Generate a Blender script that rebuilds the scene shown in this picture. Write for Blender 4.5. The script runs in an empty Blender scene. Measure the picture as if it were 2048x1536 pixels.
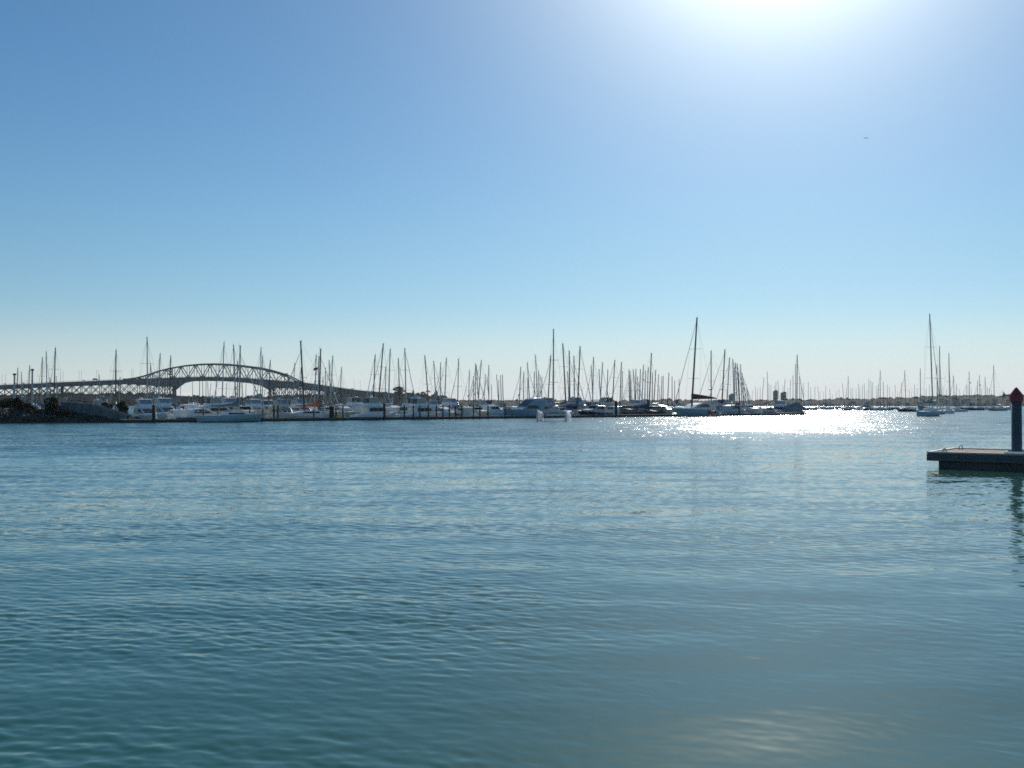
import bpy, bmesh, math, random
import numpy as np
from mathutils import Vector, Matrix

C = bpy.context.scene.collection
R = math.radians
PI = math.pi

# ------------------------------------------------------------------ camera, sky, sun, exposure
F = 1024 / math.tan(R(27.0))          # focal length in pixels of the 2048 px photograph
HORIZON = 809.0
EYE = 2.5
PITCH = math.atan((HORIZON - 768) / F)
cam_data = bpy.data.cameras.new("camera")
cam = bpy.data.objects.new("camera", cam_data)
C.objects.link(cam)
cam.location = (0, 0, EYE)
cam.rotation_euler = (R(90) + PITCH, 0, 0)
cam_data.sensor_width = 36
cam_data.lens = 18 / math.tan(R(27.0))
cam_data.clip_start = 0.1
cam_data.clip_end = 40000
sc = bpy.context.scene
sc.camera = cam
sc.view_settings.view_transform = 'Standard'
sc.view_settings.look = 'None'
sc.view_settings.gamma = 1
sc.view_settings.exposure = 0.05
sc.cycles.use_denoising = False
sc.cycles.max_bounces = 6
sc.cycles.caustics_reflective = False
sc.cycles.caustics_refractive = False
sc.cycles.filter_width = 1.7
sc.cycles.use_adaptive_sampling = False
sc.cycles.sample_clamp_indirect = 1.5

SUN_EL, SUN_AZ = R(30.0), R(15.3)
SUN_DIR = Vector((math.sin(SUN_AZ) * math.cos(SUN_EL), math.cos(SUN_AZ) * math.cos(SUN_EL), math.sin(SUN_EL)))
sd = bpy.data.lights.new("sun", 'SUN')
sd.energy = 3.2
sd.angle = R(0.53)
sd.color = (1.0, 0.95, 0.86)
sun = bpy.data.objects.new("sun", sd)
C.objects.link(sun)
sun.rotation_euler = (-SUN_DIR).to_track_quat('-Z', 'Y').to_euler()

world = bpy.data.worlds.new("World")
sc.world = world
world.use_nodes = True
wt = world.node_tree
wt.nodes.clear()


def nd(t, kind, **kw):
    n = t.nodes.new(kind)
    for k, v in kw.items():
        setattr(n, k, v)
    return n


def ln(t, a, b):
    t.links.new(a, b)


def mth(t, op, a, b=None, c=None, clamp=False):
    n = nd(t, 'ShaderNodeMath', operation=op)
    n.use_clamp = clamp
    for i, v in enumerate((a, b, c)):
        if v is None:
            continue
        if isinstance(v, (int, float)):
            n.inputs[i].default_value = v
        else:
            ln(t, v, n.inputs[i])
    return n.outputs[0]


def mrange(t, v, a, b, c, d, kind='SMOOTHSTEP'):
    n = nd(t, 'ShaderNodeMapRange', interpolation_type=kind)
    for i, x in enumerate((v, a, b, c, d)):
        if isinstance(x, (int, float)):
            n.inputs[i].default_value = x
        else:
            ln(t, x, n.inputs[i])
    return n.outputs[0]


sky = nd(wt, 'ShaderNodeTexSky', sky_type='NISHITA')
sky.sun_disc = False
sky.sun_elevation = SUN_EL
sky.sun_rotation = SUN_AZ
sky.altitude = 0
sky.air_density = 1.0
sky.dust_density = 0.1
sky.ozone_density = 4.0
tc = nd(wt, 'ShaderNodeTexCoord')
dirv = nd(wt, 'ShaderNodeVectorMath', operation='NORMALIZE')
ln(wt, tc.outputs['Generated'], dirv.inputs[0])
sepd = nd(wt, 'ShaderNodeSeparateXYZ')
ln(wt, dirv.outputs[0], sepd.inputs[0])
up = sepd.outputs[2]
hs = nd(wt, 'ShaderNodeHueSaturation')
hs.inputs['Saturation'].default_value = 1.2
ln(wt, mrange(wt, up, 0.04, 0.20, 1.20, 1.34), hs.inputs['Value'])
ln(wt, sky.outputs[0], hs.inputs['Color'])
# bright circumsolar air around the sun (the disc itself is the sun lamp)
dot = nd(wt, 'ShaderNodeVectorMath', operation='DOT_PRODUCT')
ln(wt, dirv.outputs[0], dot.inputs[0])
dot.inputs[1].default_value = SUN_DIR
ang = mth(wt, 'ARCCOSINE', mth(wt, 'MINIMUM', dot.outputs['Value'], 1.0))
glow = mth(wt, 'ADD', mth(wt, 'MULTIPLY', mth(wt, 'EXPONENT', mth(wt, 'MULTIPLY', ang, -1 / R(5.8))), 2.1 / 0.06),
           mth(wt, 'MULTIPLY', mth(wt, 'EXPONENT', mth(wt, 'MULTIPLY', ang, -1 / R(2.8))), 5.0 / 0.06))
glow = mth(wt, 'ADD', glow, mth(wt, 'MULTIPLY', mth(wt, 'EXPONENT', mth(wt, 'MULTIPLY', ang, -1 / R(20.0))), 0.10 / 0.06))
gcol = nd(wt, 'ShaderNodeVectorMath', operation='SCALE')
gcol.inputs[0].default_value = (1.0, 0.99, 0.82)
ln(wt, glow, gcol.inputs['Scale'])
addc = nd(wt, 'ShaderNodeVectorMath', operation='ADD')
hz = nd(wt, 'ShaderNodeMix', data_type='RGBA')
ln(wt, mth(wt, 'MULTIPLY', mrange(wt, up, -0.01, 0.10, 0.92, 0.0), mrange(wt, ang, 0.45, 1.0, 1.0, 0.72)), hz.inputs[0])
tint = nd(wt, 'ShaderNodeVectorMath', operation='MULTIPLY')
ln(wt, hs.outputs[0], tint.inputs[0])
tm = nd(wt, 'ShaderNodeMix', data_type='RGBA')
ln(wt, mrange(wt, up, 0.05, 0.17, 0.0, 1.0), tm.inputs[0])
tm.inputs[6].default_value = (0.94, 1.0, 1.05, 1)
tm.inputs[7].default_value = (0.99, 1.02, 0.955, 1)
ln(wt, tm.outputs[2], tint.inputs[1])
ln(wt, tint.outputs[0], hz.inputs[6])
hz.inputs[7].default_value = (0.62 / 0.06, 0.685 / 0.06, 0.77 / 0.06, 1)
ln(wt, hz.outputs[2], addc.inputs[0])
ln(wt, gcol.outputs[0], addc.inputs[1])
# low cumulus far off along the horizon
az = mth(wt, 'ARCTAN2', sepd.outputs[0], sepd.outputs[1])
cvec = nd(wt, 'ShaderNodeCombineXYZ')
ln(wt, mth(wt, 'MULTIPLY', az, 26.0), cvec.inputs[0])
ln(wt, mth(wt, 'MULTIPLY', up, 60.0), cvec.inputs[1])
cn = nd(wt, 'ShaderNodeTexNoise')
cn.inputs['Scale'].default_value = 1.3
cn.inputs['Detail'].default_value = 6
ln(wt, cvec.outputs[0], cn.inputs['Vector'])
cm = mth(wt, 'SUBTRACT', cn.outputs['Fac'], mth(wt, 'MULTIPLY', up, 13.0))
cmask = mrange(wt, cm, 0.40, 0.47, 0.0, 0.75)
cloud = nd(wt, 'ShaderNodeMix', data_type='RGBA')
ln(wt, cmask, cloud.inputs[0])
ln(wt, addc.outputs[0], cloud.inputs[6])
cloud.inputs[7].default_value = (12.2, 12.1, 11.9, 1)
bg = nd(wt, 'ShaderNodeBackground')
bg.inputs['Strength'].default_value = 0.06
wo = nd(wt, 'ShaderNodeOutputWorld')
ln(wt, cloud.outputs[2], bg.inputs['Color'])
ln(wt, bg.outputs[0], wo.inputs['Surface'])

# ------------------------------------------------------------------ helpers: pixels of the photograph to places
def ray(px, py):
    """direction (dx, 1, dz) of the view ray through a pixel of the 2048 x 1536 photograph"""
    x, z, y = (px - 1024) / F, -(py - 768) / F, 1.0
    c, s = math.cos(PITCH), math.sin(PITCH)
    yy, zz = y * c - z * s, y * s + z * c
    return x / yy, zz / yy


def at(px, py, d):
    dx, dz = ray(px, py)
    return Vector((dx * d, d, EYE + dz * d))


def gx(px, d):
    return (px - 1024) / F * d


def zpy(py, d):
    return EYE + ray(1024, py)[1] * d


def dwater(py, z=0.0):
    return (EYE - z) / -ray(1024, py)[1]


def tag(o, label=None, cat=None, group=None, kind=None):
    if label:
        o['label'] = label
    if cat:
        o['category'] = cat
    if group:
        o['group'] = group
    if kind:
        o['kind'] = kind
    return o


# ------------------------------------------------------------------ materials
def mat(name, col, rough=0.5, metal=0.0, var=0.12, scale=1.5, bump=0.0, spec=None, stretch=None):
    m = bpy.data.materials.new(name)
    m.use_nodes = True
    t = m.node_tree
    p = t.nodes['Principled BSDF']
    p.inputs['Roughness'].default_value = rough
    p.inputs['Metallic'].default_value = metal
    if spec is not None:
        p.inputs['Specular IOR Level'].default_value = spec
    co = nd(t, 'ShaderNodeTexCoord')
    v = co.outputs['Object']
    if stretch:
        mp = nd(t, 'ShaderNodeMapping')
        mp.inputs['Scale'].default_value = stretch
        ln(t, v, mp.inputs['Vector'])
        v = mp.outputs[0]
    nz = nd(t, 'ShaderNodeTexNoise')
    nz.inputs['Scale'].default_value = scale
    nz.inputs['Detail'].default_value = 5
    ln(t, v, nz.inputs['Vector'])
    cr = nd(t, 'ShaderNodeValToRGB')
    a, b = 1 - var, 1 + var
    cr.color_ramp.elements[0].position = 0.3
    cr.color_ramp.elements[1].position = 0.7
    cr.color_ramp.elements[0].color = (col[0] * a, col[1] * a, col[2] * a, 1)
    cr.color_ramp.elements[1].color = (min(1, col[0] * b), min(1, col[1] * b), min(1, col[2] * b), 1)
    ln(t, nz.outputs['Fac'], cr.inputs['Fac'])
    ln(t, cr.outputs[0], p.inputs['Base Color'])
    if bump:
        bp = nd(t, 'ShaderNodeBump')
        bp.inputs['Strength'].default_value = bump
        bp.inputs['Distance'].default_value = 0.05
        ln(t, nz.outputs['Fac'], bp.inputs['Height'])
        ln(t, bp.outputs[0], p.inputs['Normal'])
    return m


def water_material():
    m = bpy.data.materials.new("harbour_water")
    m.use_nodes = True
    t = m.node_tree
    p = t.nodes['Principled BSDF']
    p.inputs['Base Color'].default_value = (0.028, 0.110, 0.084, 1)
    p.inputs['IOR'].default_value = 1.333
    geo = nd(t, 'ShaderNodeNewGeometry')
    sep = nd(t, 'ShaderNodeSeparateXYZ')
    ln(t, geo.outputs['Position'], sep.inputs[0])
    X, Y = sep.outputs[0], sep.outputs[1]
    # wind reaches the water only away from the sheltered quay: ripples steepen with Y
    big = nd(t, 'ShaderNodeTexNoise')
    big.inputs['Scale'].default_value = 0.035
    big.inputs['Detail'].default_value = 2
    ln(t, geo.outputs['Position'], big.inputs['Vector'])
    Yw = mth(t, 'ADD', Y, mth(t, 'MULTIPLY', mth(t, 'SUBTRACT', big.outputs['Fac'], 0.5), 85.0))
    amp = mth(t, 'ADD', mrange(t, Y, 8, 28, 0.03, 0.16), mrange(t, Yw, 26, 108, 0.0, 0.52))
    # fine ripples
    n1 = nd(t, 'ShaderNodeTexNoise')
    n1.inputs['Scale'].default_value = 3.8
    n1.inputs['Detail'].default_value = 1.5
    ln(t, geo.outputs['Position'], n1.inputs['Vector'])
    # wavelets, longer across the wind
    mp = nd(t, 'ShaderNodeMapping')
    mp.inputs['Rotation'].default_value = (0, 0, R(12))
    mp.inputs['Scale'].default_value = (0.22, 0.75, 1)
    ln(t, geo.outputs['Position'], mp.inputs['Vector'])
    n2 = nd(t, 'ShaderNodeTexNoise')
    n2.inputs['Scale'].default_value = 1.0
    n2.inputs['Detail'].default_value = 2
    ln(t, mp.outputs[0], n2.inputs['Vector'])
    s1 = nd(t, 'ShaderNodeVectorMath', operation='SUBTRACT')
    ln(t, n1.outputs['Color'], s1.inputs[0])
    s1.inputs[1].default_value = (0.5, 0.5, 0.5)
    s2 = nd(t, 'ShaderNodeVectorMath', operation='SUBTRACT')
    ln(t, n2.outputs['Color'], s2.inputs[0])
    s2.inputs[1].default_value = (0.5, 0.5, 0.5)
    m1 = nd(t, 'ShaderNodeVectorMath', operation='MULTIPLY')
    ln(t, s1.outputs[0], m1.inputs[0])
    m1.inputs[1].default_value = (1.25, 1.0, 0)
    m2 = nd(t, 'ShaderNodeVectorMath', operation='MULTIPLY')
    ln(t, s2.outputs[0], m2.inputs[0])
    m2.inputs[1].default_value = (0.75, 0.8, 0)
    ad = nd(t, 'ShaderNodeVectorMath', operation='ADD')
    ln(t, m1.outputs[0], ad.inputs[0])
    ln(t, m2.outputs[0], ad.inputs[1])
    sc_ = nd(t, 'ShaderNodeVectorMath', operation='SCALE')
    ln(t, ad.outputs[0], sc_.inputs[0])
    ln(t, amp, sc_.inputs['Scale'])
    # wavelets further out show the watcher their steep faces
    cb = nd(t, 'ShaderNodeCombineXYZ')
    ln(t, mrange(t, mth(t, 'SUBTRACT', Yw, mth(t, 'MULTIPLY', X, 0.8)), 22, 90, 0.0, -0.115), cb.inputs[1])
    tb = nd(t, 'ShaderNodeVectorMath', operation='ADD')
    ln(t, sc_.outputs[0], tb.inputs[0])
    ln(t, cb.outputs[0], tb.inputs[1])
    tot = nd(t, 'ShaderNodeVectorMath', operation='ADD')
    ln(t, tb.outputs[0], tot.inputs[0])
    ln(t, geo.outputs['Normal'], tot.inputs[1])
    no = nd(t, 'ShaderNodeVectorMath', operation='NORMALIZE')
    ln(t, tot.outputs[0], no.inputs[0])
    ln(t, no.outputs[0], p.inputs['Normal'])
    ln(t, mrange(t, Y, 15, 120, 0.06, 0.17), p.inputs['Roughness'])
    return m


def build_water():
    rng = np.random.RandomState(7)
    ys = [3.5]
    while ys[-1] < 130:
        ys.append(ys[-1] + max(0.014, (0.0019 if ys[-1] < 45 else 0.004) * ys[-1]))
    near = len(ys)
    while ys[-1] < 12000:
        ys.append(ys[-1] * 1.35)
    ys = np.array([-400.0, -40.0, 0.0, 2.5] + ys)
    near += 4
    ts = np.concatenate([[-14, -5, -2.2, -1.2, -0.85], np.linspace(-0.62, 0.62, 1000), [0.85, 1.2, 2.2, 5, 14]])
    ny, nx = len(ys), len(ts)
    Yg = np.repeat(ys[:, None], nx, 1)
    Xg = (np.maximum(Yg, 0) + 7.0) * ts[None, :]
    cell = np.gradient(ys)[:, None]
    Z = np.zeros_like(Yg)
    # long patches that make the ripples stronger and weaker
    def patch(n, lo, hi, seed):
        r = np.random.RandomState(seed)
        a = np.zeros_like(Yg)
        for _ in range(n):
            k = 2 * PI / r.uniform(lo, hi)
            th = r.normal(PI / 2, 0.7)
            a += np.cos(k * (Xg * math.cos(th) + Yg * math.sin(th)) + r.uniform(0, 6.28))
        return a / math.sqrt(n / 2)
    p1 = np.clip(1 + 0.30 * patch(6, 2.5, 10, 3), 0.45, 1.35)
    calm = np.clip((Xg + 0.6) / 2.2, 0, 1) * np.clip((20 - Yg) / 8, 0, 1)
    p1 = p1 * (1 - 0.68 * calm)
    sets = [(80, 0.11, 0.34, R(64), R(30), 0.056, p1), (26, 0.34, 0.9, R(72), R(28), 0.017, p1), (14, 1.4, 3.4, R(94), R(16), 0.013, None)]
    for n, lo, hi, th0, dth, srms, env in sets:
        part = np.zeros_like(Z)
        for _ in range(n):
            lam = math.exp(rng.uniform(math.log(lo), math.log(hi)))
            k = 2 * PI / lam
            th = rng.normal(th0, dth)
            a = srms / k * math.sqrt(2.0 / n)
            fade = np.clip((lam / cell - 2.2) / 2.5, 0, 1)
            ph = k * (Xg * math.cos(th) + Yg * math.sin(th)) + rng.uniform(0, 6.28)
            part += a * fade * (np.sin(ph) + 0.12 * np.sin(2 * ph + 1.2))
        Z += part * np.clip((70 - Yg) / 45, 0.25, 1) if env is None else part * env
    edge = np.clip((150 - Yg) / 60, 0, 1) * np.clip((0.62 - np.abs(ts))[None, :] / 0.05, 0, 1) * np.clip((Yg - 2.0) / 1.5, 0, 1)
    Z *= edge
    co = np.stack([Xg, Yg, Z], -1).reshape(-1, 3).astype(np.float32)
    i = np.arange((ny - 1) * (nx - 1))
    r0 = (i // (nx - 1)) * nx + i % (nx - 1)
    q = np.stack([r0, r0 + 1, r0 + nx + 1, r0 + nx], -1).astype(np.int32)
    me = bpy.data.meshes.new("water")
    me.vertices.add(len(co))
    me.vertices.foreach_set("co", co.ravel())
    me.loops.add(q.size)
    me.loops.foreach_set("vertex_index", q.ravel())
    me.polygons.add(len(q))
    me.polygons.foreach_set("loop_start", np.arange(0, q.size, 4, dtype=np.int32))
    me.polygons.foreach_set("use_smooth", np.ones(len(q), dtype=bool))
    me.update(calc_edges=True)
    me.materials.append(water_material())
    o = bpy.data.objects.new("water", me)
    C.objects.link(o)
    tag(o, kind='structure')
    return o


build_water()

# ------------------------------------------------------------------ mesh helpers
class MB:
    """collects shapes; build() links them as ONE mesh object"""

    def __init__(self):
        self.v, self.f = [], []

    def add(self, vs, fs):
        k = len(self.v)
        self.v.extend([tuple(p) for p in vs])
        self.f.extend([tuple(i + k for i in q) for q in fs])
        return self

    def box(self, c, s, rz=0.0):
        cx, cy, cz = c
        a, b, h = s[0] / 2, s[1] / 2, s[2] / 2
        co, si = math.cos(rz), math.sin(rz)
        vs = []
        for z in (-h, h):
            for x, y in ((-a, -b), (a, -b), (a, b), (-a, b)):
                vs.append((cx + x * co - y * si, cy + x * si + y * co, cz + z))
        return self.add(vs, [(3, 2, 1, 0), (4, 5, 6, 7), (0, 1, 5, 4), (1, 2, 6, 5), (2, 3, 7, 6), (3, 0, 4, 7)])

    def tube(self, p0, p1, r0, r1=None, n=6):
        p0, p1 = Vector(p0), Vector(p1)
        r1 = r0 if r1 is None else r1
        d = p1 - p0
        if d.length < 1e-6:
            return self
        d.normalize()
        u = d.orthogonal().normalized()
        w = d.cross(u)
        vs = []
        for p, r in ((p0, r0), (p1, r1)):
            for i in range(n):
                a = 2 * PI * i / n
                vs.append(p + u * (r * math.cos(a)) + w * (r * math.sin(a)))
        fs = [(i, (i + 1) % n, n + (i + 1) % n, n + i) for i in range(n)]
        fs += [tuple(range(n))[::-1], tuple(range(n, 2 * n))]
        return self.add(vs, fs)

    def path(self, pts, r, n=6):
        for a, b in zip(pts[:-1], pts[1:]):
            self.tube(a, b, r, r, n)
        return self

    def lathe(self, prof, c=(0, 0, 0), n=16):
        vs, fs = [], []
        for r, z in prof:
            for i in range(n):
                a = 2 * PI * i / n
                vs.append((c[0] + r * math.cos(a), c[1] + r * math.sin(a), c[2] + z))
        m = len(prof)
        for j in range(m - 1):
            for i in range(n):
                k = (i + 1) % n
                fs.append((j * n + i, j * n + k, (j + 1) * n + k, (j + 1) * n + i))
        fs.append(tuple(range(n))[::-1])
        fs.append(tuple(range((m - 1) * n, m * n)))
        return self.add(vs, fs)

    def loft(self, rings, closed=True, caps=True):
        n = len(rings[0])
        vs = [p for r in rings for p in r]
        fs = []
        for j in range(len(rings) - 1):
            for i in range(n if closed else n - 1):
                k = (i + 1) % n
                fs.append((j * n + i, j * n + k, (j + 1) * n + k, (j + 1) * n + i))
        if caps and closed:
            fs.append(tuple(range(n))[::-1])
            fs.append(tuple(range((len(rings) - 1) * n, len(rings) * n)))
        return self.add(vs, fs)

    def prism(self, poly, wf):
        """side outline poly (x, z) in the boat's long plane; wf(x, z) half width"""
        n = len(poly)
        L = [(x, wf(x, z), z) for x, z in poly]
        Rr = [(x, -wf(x, z), z) for x, z in poly]
        fs = [tuple(range(n)), tuple(range(2 * n - 1, n - 1, -1))]
        for i in range(n):
            k = (i + 1) % n
            fs.append((i, n + i, n + k, k))
        return self.add(L + Rr, fs)

    def build(self, name, m, parent=None, smooth=False):
        me = bpy.data.meshes.new(name)
        me.from_pydata(self.v, [], self.f)
        me.materials.append(m)
        if smooth:
            me.polygons.foreach_set("use_smooth", [True] * len(me.polygons))
        me.update()
        o = bpy.data.objects.new(name, me)
        C.objects.link(o)
        if parent is not None:
            o.parent = parent
        return o


def recalc(o):
    bm = bmesh.new()
    bm.from_mesh(o.data)
    bmesh.ops.recalc_face_normals(bm, faces=bm.faces)
    bm.to_mesh(o.data)
    bm.free()
    return o


def bevel(o, w=0.03, seg=2):
    md = o.modifiers.new("bevel", 'BEVEL')
    md.width, md.segments, md.limit_method = w, seg, 'ANGLE'
    return o


def thing(name, label, cat, loc=(0, 0, 0), rz=0.0, group=None):
    o = bpy.data.objects.new(name, None)
    C.objects.link(o)
    o.location = loc
    o.rotation_euler = (0, 0, rz)
    return tag(o, label, cat, group)


def copy_tree(o, parent=None):
    c = o.copy()
    C.objects.link(c)
    if parent is not None:
        c.parent = parent
    for ch in list(o.children):
        copy_tree(ch, c)
    return c


M = {}
M['white'] = mat('white_gelcoat', (0.82, 0.83, 0.82), 0.28, var=0.05)
M['cream'] = mat('cream_gelcoat', (0.66, 0.62, 0.52), 0.35, var=0.06)
M['palegrey'] = mat('pale_grey_paint', (0.50, 0.53, 0.55), 0.35, var=0.06)
M['paleblue'] = mat('pale_blue_and_shaded_white', (0.38, 0.50, 0.58), 0.35, var=0.06)  # pale blue hulls, also white hulls with their shade put into the colour
M['navy'] = mat('navy_paint', (0.02, 0.035, 0.08), 0.2, var=0.1)
M['black'] = mat('black_paint', (0.018, 0.02, 0.024), 0.25, var=0.1)
M['green'] = mat('dark_green_paint', (0.02, 0.07, 0.05), 0.3, var=0.1)
M['maroon'] = mat('maroon_paint', (0.16, 0.025, 0.03), 0.3, var=0.1)
M['deck'] = mat('teak_deck', (0.36, 0.28, 0.20), 0.7, var=0.15, scale=4, stretch=(0.6, 8, 1))
M['greydeck'] = mat('grey_nonskid', (0.55, 0.56, 0.55), 0.7, var=0.06)
M['glass'] = mat('dark_window', (0.012, 0.016, 0.02), 0.06, var=0.2)
M['clear'] = mat('clear_screen', (0.30, 0.34, 0.38), 0.15, var=0.3, scale=3)
M['alu'] = mat('mast_aluminium', (0.40, 0.41, 0.42), 0.38, 0.35, var=0.06)
M['darkmast'] = mat('dark_mast', (0.06, 0.06, 0.065), 0.4, 0.2, var=0.1)
M['woodmast'] = mat('varnished_mast', (0.22, 0.12, 0.06), 0.4, var=0.15)
M['wire'] = mat('rigging_wire', (0.16, 0.16, 0.16), 0.4, 0.5, var=0.05)
M['steel'] = mat('stainless_steel', (0.55, 0.55, 0.55), 0.2, 0.9, var=0.05)
M['blue'] = mat('blue_canvas', (0.02, 0.06, 0.22), 0.8, var=0.15, scale=4)
M['lightblue'] = mat('light_blue_canvas', (0.05, 0.22, 0.45), 0.8, var=0.15, scale=4)
M['turq'] = mat('turquoise_canvas', (0.03, 0.30, 0.36), 0.8, var=0.15, scale=4)
M['greycanvas'] = mat('grey_canvas', (0.22, 0.24, 0.27), 0.85, var=0.15, scale=4)
M['creamcanvas'] = mat('cream_canvas', (0.62, 0.58, 0.48), 0.8, var=0.1, scale=4)
M['brown'] = mat('brown_canvas', (0.13, 0.045, 0.035), 0.85, var=0.15, scale=4)
M['red'] = mat('red_canvas', (0.42, 0.03, 0.025), 0.75, var=0.15, scale=4)
M['orange'] = mat('orange_fabric', (0.75, 0.16, 0.05), 0.6, var=0.12, scale=4)
M['yellow'] = mat('yellow_panel', (0.65, 0.42, 0.03), 0.5, var=0.08)
M['boot'] = mat('antifouling', (0.03, 0.035, 0.045), 0.6, var=0.2)
M['bootred'] = mat('red_antifouling', (0.18, 0.03, 0.025), 0.6, var=0.2)
M['rubber'] = mat('black_rubber', (0.015, 0.015, 0.016), 0.7, var=0.2)
M['fender'] = mat('fender_vinyl', (0.7, 0.7, 0.7), 0.4, var=0.05)


# ------------------------------------------------------------------ boats
def hull_rings(L, B, fb_s, fb_b, rake=0.12, stern=0.72, full=1.0, draft=0.35, n=15, chine=0.55, grow=0.0, ztop=None):
    rings = []
    for j in range(n):
        t = j / (n - 1)
        s = max(0.0, (t - 0.42) / 0.58)
        w = (stern + (1 - stern) * min(1, t / 0.42) ** 0.8) if t < 0.42 else (1 - s ** (1.9 * full))
        w = max(w, 0.015) * B / 2 + grow
        zd = fb_s + (fb_b - fb_s) * t ** 1.6
        xk = -L / 2 + 0.03 * L * 0 + t * L * (1 - rake)      # waterline x
        xd = -L / 2 - 0.01 * L + t * L * 1.01                # deck x
        zt = zd if ztop is None else ztop
        prof = [(1.0, zd), (0.97, zd * 0.55), (0.88 - 0.25 * s, 0.08), (chine, -draft * 0.6), (0.04, -draft)]
        pts = []
        for wf, z in prof:
            if ztop is not None and z > ztop:
                z = ztop
            h = (z + draft) / (zd + draft)
            x = xk + (xd - xk) * max(0, h) ** 1.2
            pts.append((x, w * wf, z))
        rings.append(pts + [(x, -y, z) for x, y, z in reversed(pts)])
    return rings


def deck_mesh(rings, drop=0.0):
    vs, fs = [], []
    for r in rings:
        vs += [(r[0][0], r[0][1], r[0][2] - drop), (r[-1][0], r[-1][1], r[-1][2] - drop)]
    for j in range(len(rings) - 1):
        a = 2 * j
        fs.append((a, a + 2, a + 3, a + 1))
    return vs, fs


def make_hull(root, L, B, fb_s, fb_b, hm, dm, boot='boot', stripe=None, near=True, **kw):
    rings = hull_rings(L, B, fb_s, fb_b, **kw)
    mb = MB().loft(rings, closed=False)
    mb.add(rings[0], [tuple(range(len(rings[0])))])
    recalc(mb.build('hull', M[hm], root, smooth=False))
    vs, fs = deck_mesh(rings, 0.02)
    MB().add(vs, fs).build('deck', M[dm], root)
    if near:
        br = hull_rings(L, B, fb_s, fb_b, grow=0.012, ztop=0.13, **kw)
        mb = MB().loft([r[:5] for r in br], closed=False).loft([r[5:] for r in br], closed=False)
        mb.add(br[0], [tuple(range(len(br[0])))])
        mb.build('boot_stripe', M[boot], root)
        if stripe:
            sb = hull_rings(L, B, fb_s, fb_b, grow=0.012, **kw)
            m2 = MB()
            for side in (0, 1):
                rr = []
                for r in sb:
                    p, q = (r[0], r[1]) if side == 0 else (r[-1], r[-2])
                    f = lambda k: tuple(p[i] + (q[i] - p[i]) * k for i in range(3))
                    rr.append([f(0.16), f(0.42)])
                m2.loft(rr, closed=False)
            m2.build('hull_stripe', M[stripe], root)
    return rings


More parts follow.
